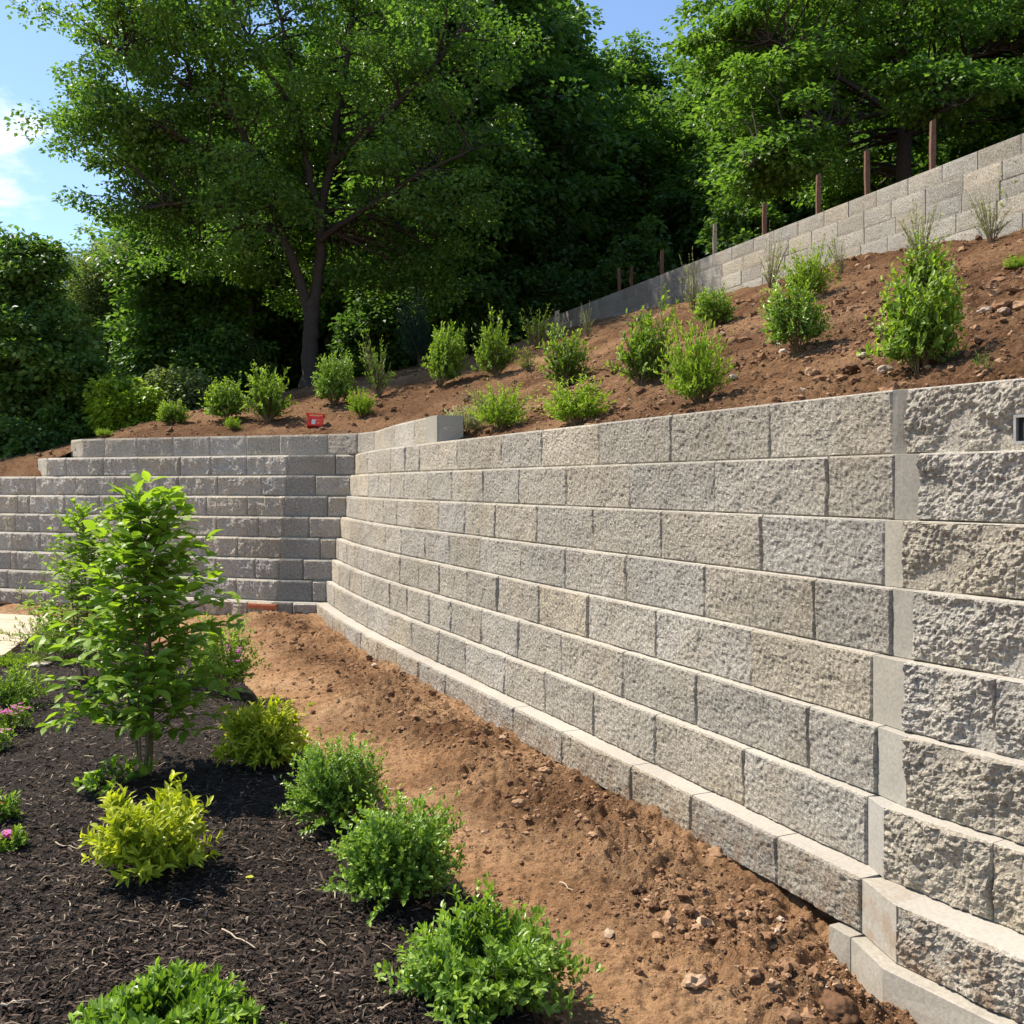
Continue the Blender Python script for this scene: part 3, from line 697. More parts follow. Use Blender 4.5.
def clods(P, size, tint, seed=0):
    n = len(P); m = len(IV)
    V = np.repeat(IV[None], n, 0)*rng.uniform(.6, 1.25, (n, 1, 3)); V *= (1+.35*rng.normal(size=(n, m, 1))*.6)
    V[..., 2] *= .75
    yaw = rng.uniform(0, 6.28, n); c, s = np.cos(yaw)[:, None], np.sin(yaw)[:, None]
    V = np.stack([V[..., 0]*c-V[..., 1]*s, V[..., 0]*s+V[..., 1]*c, V[..., 2]], -1)
    V = V*size[:, None, None]+P[:, None]
    F = IF[None]+np.arange(n)[:, None, None]*m
    return V.reshape(-1, 3), F.reshape(-1, 3), np.repeat(tint, m)
n = 170000
yy = 2.2*(10.3/2.2)**(rng.random(n)); xx = yy*rng.uniform(-.5, .52, n)
dwm = -(xx-(MA-MS*yy))/math.hypot(1, MS)
mask = np.exp(-((dwm-.28)/.26)**2)+.75*sstep(.0, .5, pn(xx*1.7, yy*1.7, 8.)+.15)*(1-.75*np.exp(-((dwm-1.05)/.4)**2))+.8*np.exp(-((xx-bed_edge(yy)-.12)/.14)**2)*.6
ok = (rng.random(n) < mask*.75*(1-.6*np.exp(-((dwm-1.05)/.45)**2))) & (xx > bed_edge(yy)+.0) & (dwm > .045) & (yy < 10.1); xx = xx[ok]; yy = yy[ok]; n = len(xx)
sz = .0014+rng.pareto(2.4, n)*.0024; sz = np.minimum(sz*(.6+.10*yy), .024)
V, F, a_ = clods(np.stack([xx, yy, ground(xx, yy)+sz*.35], -1), sz, np.clip(rng.normal(.42, .22, n), 0, 1)+(rng.random(n) < .006)*.4)
tag(mesh('loose_soil', V, F, M_CLOD, attrs={'tint': np.clip(a_, 0, 1)}), 'crumbly brown soil clods strewn along the foot of the wall', 'soil', kind='stuff')
n = 80000
yy = 3.2*(15.5/3.2)**(rng.random(n)**.9); xx = yy*rng.uniform(-.48, .56, n)
dm_ = -((xx-MA)*mN[0]+yy*mN[1]); 
ok = (((dm_ > .62) & (yy < 10.9)) | (behind_far(xx, yy) & (yy > 10.9))) & (xx < UA-US*yy-.02) & (yy < np.interp(xx, [-6.5, -5.0, -4.37, -3.2, -.67, 1.1], [12.4, 12.9, 13.9, 15.9, 16.1, 16.4]))
ok &= rng.random(n) < .35+.8*sstep(0, .4, pn(xx*1.1, yy*1.1, 2.))
xx = xx[ok]; yy = yy[ok]; n = len(xx)
sz = .0025+rng.pareto(2.3, n)*.0045; sz = np.minimum(sz, .042)
V, F, a_ = clods(np.stack([xx, yy, hill_full(xx, yy)+sz*.3], -1), sz, np.clip(rng.normal(.33, .2, n), 0, 1)+(rng.random(n) < .005)*.5)
tag(mesh('loose_soil', V, F, M_CLOD, attrs={'tint': np.clip(a_, 0, 1)}), 'loose reddish soil lumps strewn over the sloping bank above the wall', 'soil', kind='stuff')
def rock(name, label, cat, x, y, z, s, tint=.5, mat=M_STONE, group=None, seed=1):
    V = IV3*(1+.30*fbm(IV3[:, :1]*1.3+seed*5, IV3[:, 1:2]*1.3, IV3[:, 2:]*1.3, 4))
    V = V*np.array(s); a = seed*1.7; c, s_ = math.cos(a), math.sin(a)
    V = np.stack([V[:, 0]*c-V[:, 1]*s_, V[:, 0]*s_+V[:, 1]*c, V[:, 2]], -1)+np.array([x, y, z+s[2]*.45])
    o = mesh(name, V, IF3, mat, loc=(x, y, z), smooth=True, attrs={'tint': np.full(len(V), tint)})
    return tag(o, label, cat, group)
def g_at(px, py, zf):       # photo pixel -> point on the height field
    p = (px-512)/1000
    for Yv in np.arange(2.0, 30, .01):
        if zf(p*Yv, Yv) >= E-(py-HZ)/1000*Yv: return p*Yv, Yv
    return p*12, 12
def gg(px, py): return g_at(px, py, lambda x, y: .02 if x > bed_edge(y) else .06)
for i, (px, py, s, tn_, lab) in enumerate([
    (838, 1006, (.065, .045, .034), .0, 'largest dark soil lump on the path at the lower right, below the wall corner'),
    (737, 866, (.035, .03, .022), .5, 'soil lump against the base course where it steps out left of the corner'),
    (717, 862, (.04, .03, .028), .55, 'broken brown clod touching the base course left of the exposed footing'),
    (519, 808, (.03, .022, .018), .7, 'small pale clod on the path right of the middle green shrub'),
    (757, 893, (.03, .026, .02), .35, 'dark clod resting beside the footing under the wall base')]):
    x, y = gg(px, py); rock('soil_clod', lab, 'soil clod', x, y, float(ground(np.array(x), np.array(y)))-.005, s, tn_, M_CLOD, 'single soil lumps on the path', i+1)
hs = lambda x, y: float(hill_full(np.array([x]), np.array([y]))[0])
HS_CACHE = None
def hh(px, py):
    p = (px-512)/1000; Ys = np.arange(3.4, 24, .01); xs_ = p*Ys
    z = hill_full(xs_, Ys); back = -((xs_-MA)*mN[0]+Ys*mN[1])
    okk = (z >= E-(py-HZ)/1000*Ys) & ((back > .47) | behind_far(xs_, Ys) & (xs_ < -1.2))
    k = np.argmax(okk); return xs_[k], Ys[k], z[k]
for i, (px, py, s, tn_, lab) in enumerate([
    (988, 312, (.045, .03, .02), .6, 'pale flat stone on the slope right of the tall leafy shrub'),
    (1004, 313, (.035, .025, .018), .5, 'tan stone at the right edge, next to a pale flat stone on the slope'),
    (885, 372, (.035, .03, .022), .7, 'light stone at the foot of the tall leafy shrub above the wall'),
    (862, 358, (.035, .022, .014), .95, 'whitish chip on the bare slope left of the tall leafy shrub'),
    (950, 268, (.045, .03, .02), .5, 'tan stone high on the slope right of the upper shrub pair'),
    (783, 352, (.03, .022, .016), .95, 'white stone below the dark bushy shrub in the middle of the slope'),
    (733, 378, (.03, .022, .014), .85, 'pale chip beside the lime shrub nearest the wall top')]):
    x, y, z = hh(px, py); rock('stone', lab, 'stone', x, y, z-.005, s, tn_, M_STONE, 'pale stones on the slope', i+11)
x, y = gg(32, 650); rock('rock', 'dark rounded rock at the edge of the patio', 'rock', x, y, .05, (.085, .07, .07), .05, M_STONE, None, 31)
x, y = gg(36, 665); rock('flat_stone', 'pale flat stone lying on the bark behind the low ground cover', 'stone', x, y, .055, (.12, .07, .018), .95, M_STONE, None, 32)
x, y = gg(15, 678); rock('flat_stone', 'small tan flat stone on the bark at the left, in front of the ground cover', 'stone', x, y, .055, (.035, .025, .012), .9, M_STONE, None, 33)
def twig(px0, py0, px1, py1, label, r=.003, name='twig', zf=mulch_z, group='single dry twigs on the ground'):
    a = gg(px0, py0); b = gg(px1, py1); P = np.array([np.array(a)+(np.array(b)-np.array(a))*t for t in np.linspace(0, 1, 6)])
    P = P+rng.normal(0, r*.8, P.shape); z = zf(P[:, 0], P[:, 1])+.013
    mb = MB(); mb.tube(np.column_stack([P, z]), np.linspace(r, r*.5, 6), 5, a=.9)
    tag(mb.build(name, M_TWIG, None, loc=(P[0][0], P[0][1], float(z[0])), smooth=True), label, 'twig', group)
twig(222, 932, 256, 949, 'dry stick lying diagonally on the bark between the two front shrubs')
twig(0, 1018, 30, 1011, 'pale stick in the lower left corner on the bark', .0045)
twig(386, 785, 400, 787, 'short pale stick on the soil beside the middle green shrub', .004, zf=ground)
twig(55, 848, 78, 853, 'curved pale twig on the bark left of the front golden shrub', .003)
twig(560, 884, 574, 892, 'broken twig on the soil path above the nearest green shrub', .003, zf=ground)

# ------------------------------------------------------------------ leaves
def leaf_tpl(kind):
    if kind == 'rhomb':      # 4 verts
        return np.array([(0, 0, 0), (.45, -.5, .10), (1, 0, -.05), (.45, .5, .10)], float), np.array([[0, 1, 2], [0, 2, 3]])
    if kind == 'oval':
        return np.array([(0, 0, 0), (.28, -.38, .05), (.7, -.42, .03), (1, 0, -.10), (.7, .42, .03), (.28, .38, .05), (.5, 0, -.03)], float), np.array([[0, 1, 6], [1, 2, 6], [2, 3, 6], [3, 4, 6], [4, 5, 6], [5, 0, 6]])
    if kind == 'broad':
        return np.array([(0, 0, 0), (.14, -.22, .03), (.38, -.48, .07), (.66, -.38, .03), (1.0, 0, -.17), (.66, .38, .03), (.38, .48, .07), (.14, .22, .03), (.38, 0, 0), (.68, 0, -.04)], float), \
               np.array([[0, 1, 8], [1, 2, 8], [2, 3, 9], [2, 9, 8], [3, 4, 9], [4, 5, 9], [5, 6, 9], [6, 8, 9], [6, 7, 8], [7, 0, 8]])
    if kind == 'lance':
        return np.array([(0, 0, 0), (.3, -.5, .10), (.68, -.36, .04), (1, 0, -.16), (.68, .36, .04), (.3, .5, .10), (.34, 0, 0), (.68, 0, -.02)], float), np.array([[0, 1, 6], [1, 2, 7], [1, 7, 6], [2, 3, 7], [3, 4, 7], [4, 5, 7], [5, 6, 7], [5, 0, 6]])
def leaves(P, D, Nn, L_, W_, tint, kind='rhomb'):
    T, F = leaf_tpl(kind); n = len(P); m = len(T)
    D = D/(np.linalg.norm(D, axis=1)[:, None]+1e-9); Sd = np.cross(Nn, D); Sd /= np.linalg.norm(Sd, axis=1)[:, None]+1e-9; U = np.cross(D, Sd)
    V = P[:, None]+(T[None, :, :1]*L_[:, None, None])*D[:, None]+(T[None, :, 1:2]*W_[:, None, None])*Sd[:, None]+(T[None, :, 2:]*L_[:, None, None])*U[:, None]
    return V.reshape(-1, 3), (F[None]+np.arange(n)[:, None, None]*m).reshape(-1, 3), np.repeat(tint, m)
def unit(n):
    v = rng.normal(size=(n, 3)); return v/np.linalg.norm(v, axis=1)[:, None]

def make_shrub(w, h, nshoot, per, ll, lw, mat, kind='oval', spread=1.0, base_r=.12, t0=.35, up=.35, irr=.18, stem_r=.003, tops=None, flat=False, nstem=26, dome=.55, droop=0.):
    """returns (foliage arrays, stem MB) around the origin; w = crown radius"""
    u = rng.random(nshoot); th = rng.uniform(0, 6.283, nshoot)
    cz = u**.8*1.04-.14; cz = np.clip(cz, -.12, 1); sr = np.sqrt(np.clip(1-np.clip(cz, 0, 1)**2, 0, 1))
    rr = 1+irr*rng.normal(size=nshoot)+.18*pn(np.cos(th)*1.6+w*9, np.sin(th)*1.6+h*5, cz*2)*2
    end = np.stack([w*sr*np.cos(th)*rr, w*sr*np.sin(th)*rr, h*(.30 if not flat else .1)+h*(.70 if not flat else .9)*cz*rr], -1)
    b = np.stack([w*base_r*np.cos(th)*rng.random(nshoot), w*base_r*np.sin(th)*rng.random(nshoot), np.full(nshoot, .0)], -1)
    mid = b*.5+end*.5; mid[:, 2] += h*.12*rng.random(nshoot); mid[:, :2] *= .85*spread
    n = nshoot*per
    si = np.repeat(np.arange(nshoot), per); t = rng.uniform(t0, 1.0, n)**.75; t[::per] = 1
    B_, M_, E_ = b[si], mid[si], end[si]; tt = t[:, None]
    P = (1-tt)**2*B_+2*tt*(1-tt)*M_+tt**2*E_
    T = 2*(1-tt)*(M_-B_)+2*tt*(E_-M_); T /= np.linalg.norm(T, axis=1)[:, None]+1e-9
    az = unit(n); side = np.cross(T, az); side /= np.linalg.norm(side, axis=1)[:, None]
    D = T*rng.uniform(.25, .9, n)[:, None]+side*rng.uniform(.5, 1., n)[:, None]+np.array([0, 0, up-droop])
    Nn = T*.8+np.array([0, 0, .8])+.45*unit(n)
    L_ = ll*rng.uniform(.6, 1.25, n)
    L_ = np.where(t > .97, L_*.8, L_)
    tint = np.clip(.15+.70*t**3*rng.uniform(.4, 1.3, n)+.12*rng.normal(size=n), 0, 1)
    arr = leaves(P, D, Nn, L_, L_*lw, tint, kind)
    sm = MB()
    for i in range(min(nstem, nshoot)):
        q = np.linspace(0, .97, 6)[:, None]; Pp = (1-q)**2*b[i]+2*q*(1-q)*mid[i]+q**2*end[i]
        sm.tube(Pp, np.linspace(stem_r, stem_r*.35, 6), 4, a=.5, cap=False)
    return arr, sm
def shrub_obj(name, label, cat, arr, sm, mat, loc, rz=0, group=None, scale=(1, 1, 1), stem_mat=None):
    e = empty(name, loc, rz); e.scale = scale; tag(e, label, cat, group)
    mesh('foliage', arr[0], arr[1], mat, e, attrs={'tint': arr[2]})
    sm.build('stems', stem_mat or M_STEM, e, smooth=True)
    return e
def copy_tree(o):
    c = o.copy(); COL.objects.link(c)
    for ch in o.children:
        d = ch.copy(); COL.objects.link(d); d.parent = c
        for g in ch.children:
            f = g.copy(); COL.objects.link(f); f.parent = d
    return c
def flowers(P, r, mat, name, parent, n_pet=5):
    for q in range(len(P)): flower1(P[q:q+1], r, mat, 'flower', parent, n_pet)
def flower1(P, r, mat, name, parent, n_pet=5):
    Vs = []; Fs = []; As = []; k = 0
    n = len(P); 
    for j in range(n_pet):
        th = rng.uniform(0, .4, n)+j*6.283/n_pet
        Nn = np.array([0, -.35, 1.])+.35*unit(n)
        D = np.stack([np.cos(th), np.sin(th), .15+0*th], -1)
        v, f, a = leaves(P, D, Nn, np.full(n, r)*rng.uniform(.8, 1.1, n), np.full(n, r*.8), rng.random(n), 'oval')
        Vs.append(v); Fs.append(f+k); As.append(a); k += len(v)
    return mesh(name, np.vstack(Vs), np.vstack(Fs), mat, parent, attrs={'tint': np.concatenate(As)})

# --- foreground planting
def bed(px, Yv, dz=0.): x = (px-512)/1000*Yv; return (x, Yv, float(mulch_z(np.array(x), np.array(Yv)))-.01)
G1 = 'rounded green shrubs along the edge of the mulch bed'
a, s = make_shrub(.175, .335, 560, 17, .021, .50, None, 'oval', up=.25, irr=.17)
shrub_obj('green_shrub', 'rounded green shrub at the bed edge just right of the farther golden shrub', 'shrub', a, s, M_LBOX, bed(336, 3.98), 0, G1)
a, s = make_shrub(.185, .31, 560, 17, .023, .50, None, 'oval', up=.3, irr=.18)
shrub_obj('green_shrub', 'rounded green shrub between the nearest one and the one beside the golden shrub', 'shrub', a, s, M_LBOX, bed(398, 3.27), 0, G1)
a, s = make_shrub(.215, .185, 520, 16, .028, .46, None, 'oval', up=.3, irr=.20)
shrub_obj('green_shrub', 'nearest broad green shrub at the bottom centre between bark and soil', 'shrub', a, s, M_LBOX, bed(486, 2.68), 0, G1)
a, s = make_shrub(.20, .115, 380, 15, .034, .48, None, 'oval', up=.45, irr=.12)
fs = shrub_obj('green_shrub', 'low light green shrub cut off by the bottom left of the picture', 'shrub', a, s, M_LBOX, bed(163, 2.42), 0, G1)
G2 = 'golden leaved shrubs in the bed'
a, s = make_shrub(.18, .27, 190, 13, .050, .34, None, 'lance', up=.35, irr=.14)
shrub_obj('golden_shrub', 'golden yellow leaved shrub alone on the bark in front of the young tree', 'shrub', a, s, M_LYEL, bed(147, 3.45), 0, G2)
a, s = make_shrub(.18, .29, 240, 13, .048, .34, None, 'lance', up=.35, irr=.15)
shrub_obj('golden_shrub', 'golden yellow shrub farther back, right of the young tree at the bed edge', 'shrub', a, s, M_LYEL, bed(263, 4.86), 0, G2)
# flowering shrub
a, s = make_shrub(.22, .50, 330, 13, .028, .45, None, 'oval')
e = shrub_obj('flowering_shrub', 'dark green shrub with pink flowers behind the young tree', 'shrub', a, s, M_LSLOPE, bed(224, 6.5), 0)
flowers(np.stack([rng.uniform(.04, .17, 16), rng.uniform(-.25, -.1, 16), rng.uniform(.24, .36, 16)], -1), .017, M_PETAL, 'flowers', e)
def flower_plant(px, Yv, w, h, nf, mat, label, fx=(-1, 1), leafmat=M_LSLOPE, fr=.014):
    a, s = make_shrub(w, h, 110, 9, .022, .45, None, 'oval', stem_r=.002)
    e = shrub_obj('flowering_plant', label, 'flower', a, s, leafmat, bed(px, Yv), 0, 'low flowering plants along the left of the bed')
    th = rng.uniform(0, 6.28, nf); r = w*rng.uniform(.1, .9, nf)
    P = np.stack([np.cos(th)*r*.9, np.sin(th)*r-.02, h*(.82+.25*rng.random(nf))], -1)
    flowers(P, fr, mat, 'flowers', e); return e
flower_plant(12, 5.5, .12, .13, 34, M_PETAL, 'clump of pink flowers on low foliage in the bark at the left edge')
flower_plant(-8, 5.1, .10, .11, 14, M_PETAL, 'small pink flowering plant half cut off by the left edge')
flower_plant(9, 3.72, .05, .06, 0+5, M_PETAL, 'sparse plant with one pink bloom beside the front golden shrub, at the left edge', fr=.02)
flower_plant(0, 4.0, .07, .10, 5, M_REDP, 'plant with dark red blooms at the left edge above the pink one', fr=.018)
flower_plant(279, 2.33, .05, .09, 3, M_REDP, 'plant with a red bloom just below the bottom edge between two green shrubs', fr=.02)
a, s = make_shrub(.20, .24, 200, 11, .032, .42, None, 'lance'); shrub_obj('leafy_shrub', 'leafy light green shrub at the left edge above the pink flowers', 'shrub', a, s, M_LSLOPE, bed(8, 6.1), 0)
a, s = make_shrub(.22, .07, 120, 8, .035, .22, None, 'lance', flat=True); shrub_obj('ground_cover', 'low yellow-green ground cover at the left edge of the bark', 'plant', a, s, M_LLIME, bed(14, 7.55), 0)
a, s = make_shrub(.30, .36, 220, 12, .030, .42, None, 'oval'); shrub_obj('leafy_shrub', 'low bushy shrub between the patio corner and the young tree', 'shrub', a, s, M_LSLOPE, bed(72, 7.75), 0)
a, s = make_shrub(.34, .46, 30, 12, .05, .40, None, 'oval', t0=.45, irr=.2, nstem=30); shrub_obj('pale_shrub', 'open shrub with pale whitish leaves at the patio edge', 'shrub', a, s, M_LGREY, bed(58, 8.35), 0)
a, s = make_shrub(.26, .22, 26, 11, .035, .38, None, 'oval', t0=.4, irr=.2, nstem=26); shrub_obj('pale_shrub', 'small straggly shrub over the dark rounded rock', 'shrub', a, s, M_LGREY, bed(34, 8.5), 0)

# --- young trees
def young_tree(loc, H, W_, nb, per, ll, lw, mat, label, stems=5, low=.15, kind='broad', seed=0, name='young_tree'):
    e = empty(name, loc); tag(e, label, 'tree', 'young trees in the planting bed')
    sm = MB(); Ps = []; Ts = []; tv = []
    tops = []
    for i in range(stems):
        th = i*6.283/stems+rng.uniform(-.3, .3); lean = (.0 if i == 0 else rng.uniform(.10, .22))*W_*2; hh_ = H*(1 if i == 0 else rng.uniform(.5, .8))
        q = np.linspace(0, 1, 9); P = np.stack([math.cos(th)*(.012+lean*q**1.2)+.012*np.sin(q*5+i), math.sin(th)*(.012+lean*q**1.2)+.01*np.cos(q*4+i), hh_*q], -1)
        sm.tube(P, np.linspace(.0085, .0022, 9)*(1.3 if i == 0 else .85), 6, a=.55)
        tops.append(P)
    for b in range(nb):
        P = tops[0 if rng.random() < .45 else rng.integers(stems)]
        f = low+(1-low)*((b+.5)/nb) if True else 0
        zz = f*H
        if zz > P[-1, 2]: P = tops[0]
        x0 = np.array([np.interp(zz*.9, P[:, 2], P[:, j]) for j in range(3)])
        prof = np.interp(f, [0, .12, .3, .5, .7, .85, .95, 1.0], [.65, .92, 1.0, .90, .72, .50, .36, .22])
        th = b*2.399+rng.uniform(-.5, .5); rr = W_*prof*rng.uniform(.72, 1.18)
        x1 = np.array([math.cos(th)*rr, math.sin(th)*rr, zz+.06*rng.random()+.12*rr])
        md = (x0+x1)/2+np.array([0, 0, .05*rr/W_])
        q = np.linspace(0, 1, 7)[:, None]; C = (1-q)**2*x0+2*q*(1-q)*md+q**2*x1
        sm.tube(C, np.linspace(.0032, .001, 7), 4, a=.45, cap=False)
        n = max(4, int(per*(.45+.55*prof)))
        t = np.sort(rng.uniform(.12, 1, n)); t[-2:] = 1
        p = (1-t[:, None])**2*x0+2*t[:, None]*(1-t[:, None])*md+t[:, None]**2*x1
        T = (x1-x0)/np.linalg.norm(x1-x0); sd = np.cross(T, [0, 0, 1.]); sd /= np.linalg.norm(sd)+1e-9
        sg = np.where(np.arange(n) % 2 == 0, 1, -1)[:, None]
        D = T*rng.uniform(.35, .8, n)[:, None]+sd*sg*rng.uniform(.5, 1, n)[:, None]+.45*unit(n)+np.array([0, 0, -.08])
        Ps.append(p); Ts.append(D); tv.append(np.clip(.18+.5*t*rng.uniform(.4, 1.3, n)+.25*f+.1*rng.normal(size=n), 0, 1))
    P = np.vstack(Ps); D = np.vstack(Ts); n = len(P); L_ = ll*rng.uniform(.65, 1.2, n)
    v, f_, a = leaves(P, D, np.array([0, 0, 1.])+.6*unit(n), L_, L_*lw, np.concatenate(tv), kind)
    mesh('crown', v, f_, mat, e, attrs={'tint': a}); sm.build('trunk', M_STEM, e, smooth=True)
    return e
young_tree(bed(146, 4.62), 1.32, .41, 155, 17, .086, .52, M_LSAP, 'multi-stemmed young tree with broad bright green leaves standing in the bark mulch', stems=6)
young_tree(bed(84, 6.9), 1.20, .36, 110, 20, .062, .46, M_LSAP, 'slimmer paler young tree behind the broad leaved one at the left', stems=4)
# low leafy suckers at the tree's foot
a, s = make_shrub(.16, .09, 18, 7, .055, .5, None, 'broad', t0=.3, irr=.2, nstem=22)
shrub_obj('leafy_sucker', 'low broad leaved shoots at the foot of the young tree', 'plant', a, s, M_LSAP, bed(116, 4.50))
x, y = gg(245, 881); v, f_, a = leaves(np.array([[0, 0, .01]]), np.array([[1., .2, .05]]), np.array([[0, 0, 1.]]), np.array([.032]), np.array([.03]), np.array([.9]), 'oval')
tag(mesh('fallen_leaf', v+np.array([x, y, float(mulch_z(np.array(x), np.array(y)))]), f_, M_LYEL, loc=(x, y, .05), attrs={'tint': a*0+1}), 'pale fallen leaf on the bark right of the front golden shrub', 'leaf')

# --- slope shrubs
PRO = {}
def proto(k):
    if k in PRO: return None
def build_kind(k):
    if k == 'round': a, s = make_shrub(.5, 1.0, 300, 13, .085, .52, None, 'oval', up=.2, irr=.14, stem_r=.012, nstem=20); m = M_LSLOPE
    elif k == 'dark': a, s = make_shrub(.5, 1.0, 340, 13, .075, .50, None, 'oval', up=.1, irr=.12, stem_r=.012, nstem=20); m = M_LBOX
    elif k == 'lime': a, s = make_shrub(.52, 1.0, 230, 15, .085, .34, None, 'lance', up=.55, irr=.26, stem_r=.011, base_r=.2, t0=.25, nstem=30); m = M_LLIME
    elif k == 'upright': a, s = make_shrub(.5, 1.0, 120, 17, .11, .45, None, 'lance', up=.35, irr=.24, t0=.18, stem_r=.013, base_r=.1, nstem=40); m = M_LSLOPE
    elif k == 'sparse': a, s = make_shrub(.5, 1.0, 40, 17, .085, .40, None, 'oval', up=.3, irr=.28, t0=.22, stem_r=.012, nstem=40); m = M_LSLOPE
    elif k == 'wispy': a, s = make_shrub(.45, 1.05, 46, 34, .055, .36, None, 'lance', up=.5, irr=.25, t0=.15, stem_r=.009, base_r=.2, nstem=30); m = M_LGREY
    elif k == 'conifer': a, s = make_shrub(.42, 1.05, 300, 15, .085, .14, None, 'lance', up=.6, irr=.2, t0=.15, stem_r=.01, nstem=20); m = M_LFOREST
    elif k == 'silver': a, s = make_shrub(.55, .9, 200, 12, .08, .45, None, 'oval', up=.2, irr=.15, stem_r=.01); m = M_LGREY
    return a, s, m
SL = [  # px, top, bottom, width, kind, label
 (227, 380, 421, 38, 'round', 'small rounded green shrub second from the left end of the planted bank'),
 (268, 368, 422, 40, 'upright', 'upright light green shrub left of the red crate'),
 (172, 401, 425, 28, 'round', 'small bright shrub at the left end of the planted bank'),
 (334, 354, 406, 38, 'dark', 'dark rounded shrub just right of the big tree trunk'),
 (379, 338, 397, 35, 'sparse', 'thin open shrub with loose twigs right of the dark rounded one'),
 (362, 391, 417, 24, 'lime', 'little lime green shrub between the red crate and the open block end'),
 (440, 328, 386, 36, 'round', 'dense oval green shrub at mid bank above the open block end'),
 (422, 298, 366, 38, 'conifer', 'dark feathery evergreen at the edge of the woods'),
 (497, 322, 376, 34, 'upright', 'upright shrub with pale twig tips in the middle of the bank'),
 (499, 388, 430, 48, 'lime', 'bright lime shrub next to the silvery plants above the wall'),
 (465, 402, 434, 34, 'silver', 'silvery white leaved plant beside the open block end'),
 (484, 384, 412, 34, 'wispy', 'pinkish grey wispy plant behind the bright lime shrub'),
 (565, 331, 386, 42, 'upright', 'green shrub in front of the short wooden stake'),
 (577, 380, 422, 60, 'lime', 'wide low lime shrub close to the top of the wall'),
 (537, 310, 348, 36, 'sparse', 'loose green shrub left of the short wooden stake'),
 (529, 346, 371, 20, 'sparse', 'tiny green seedling shrub below the short wooden stake'),
 (641, 308, 385, 50, 'upright', 'tall vigorous lime topped shrub in the middle of the bank'),
 (701, 328, 402, 58, 'lime', 'large spreading lime shrub nearest the wall top'),
 (714, 288, 326, 38, 'round', 'bright rounded shrub near the shade-toned section of the upper wall'),
 (694, 258, 312, 26, 'wispy', 'pale wispy plant in front of the upper wall where its shade-toned section starts'),
 (770, 236, 287, 26, 'wispy', 'tall pale grass-like plant against the middle of the upper wall'),
 (811, 250, 299, 42, 'lime', 'bright green shrub directly above a dark bushy one'),
 (798, 284, 351, 56, 'dark', 'dark bushy shrub below a bright green one on the bank'),
 (842, 234, 274, 20, 'wispy', 'short wispy sprig against the upper wall'),
 (920, 268, 371, 76, 'round', 'largest leafy green shrub right above the wall corner'),
 (922, 244, 292, 46, 'upright', 'light green shrub directly behind the largest leafy one'),
 (921, 203, 262, 46, 'wispy', 'wispy yellowish twigs high on the bank behind the shrub pair'),
 (991, 188, 242, 36, 'wispy', 'bare looking wispy shrub against the right part of the upper wall'),
 (1020, 172, 228, 40, 'lime', 'bright shrub cut by the right edge below the upper wall'),
 (588, 307, 336, 14, 'wispy', 'thin sprig beside the far end of the upper wall'),
 (985, 350, 373, 16, 'sparse', 'tiny seedling beside the shadow of the largest leafy shrub'),
 (232, 418, 430, 14, 'lime', 'tiny pale lime plant right at the top of the far wall'),
 (1016, 254, 268, 22, 'lime', 'small sprout on bare soil at the right edge of the bank'),
 (104, 428, 436, 14, 'lime', 'tiny sprig at the left end of the topmost block course'),
 (560, 318, 338, 14, 'wispy', 'dry sprig touching the short wooden stake'),
]
for i, (px, pt_, pb, w, k, lab) in enumerate(SL):
    x, y, z = hh(px, pb)
    ws = w*y/1000; hs_ = (pb-pt_)*y/1000*1.0
    cnt = PRO.get(k, [])
    if len(cnt) < 3:
        a, s, m = build_kind(k)
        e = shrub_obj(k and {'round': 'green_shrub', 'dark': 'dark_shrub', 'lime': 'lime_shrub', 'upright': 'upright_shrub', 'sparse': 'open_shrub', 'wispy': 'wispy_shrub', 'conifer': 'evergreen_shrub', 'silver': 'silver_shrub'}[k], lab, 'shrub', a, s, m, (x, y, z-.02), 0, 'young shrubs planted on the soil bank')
        cnt.append(e); PRO[k] = cnt
    else:
        e = copy_tree(cnt[i % 3]); e['label'] = lab
    e.location = (x, y, z-.02); e.rotation_euler = (rng.normal(0, .09), rng.normal(0, .09), rng.uniform(0, 6.28)); e.scale = (ws*1.0, ws*1.0, hs_*1.05)

# --- red crate
x, y, z = hh(313, 430); y += .10; z = float(hill_full(np.array([x]), np.array([y]))[0])
rc = empty('red_crate', (x, y, z), .12); tag(rc, 'small red plastic crate on the soil just behind the far wall', 'crate')
rc.rotation_euler = (R(-12), R(4), .12)
mb = MB(); w, dpt, hgt = .085, .06, .135
for sx in (-1, 1): mb.box((sx*w, 0, hgt/2), (.004, dpt, hgt/2))
for sy in (-1, 1):
    for zz in (.02, .055, .09): mb.box((0, sy*dpt, zz), (w-.004, .0035, .012))
    for xx_ in (-.06, 0, .06): mb.box((xx_, sy*(dpt+.0055), .055), (.006, .002, .05))
mb.box((0, 0, .006), (w-.005, dpt-.004, .005))
mb.build('body', M_RED, rc)
mb = MB()
for sx in (-1, 1): mb.box((sx*(w+.006), 0, hgt+.006), (.014, dpt+.012, .006))
for sy in (-1, 1): mb.box((0, sy*(dpt+.002), hgt+.0055), (w-.008, .010, .0055))
mb.build('rim', M_RED, rc)
mb = MB(); mb.box((-.012, -dpt-.0095, .045), (.022, .0012, .028)); mb.build('tag', M_WHITE, rc)

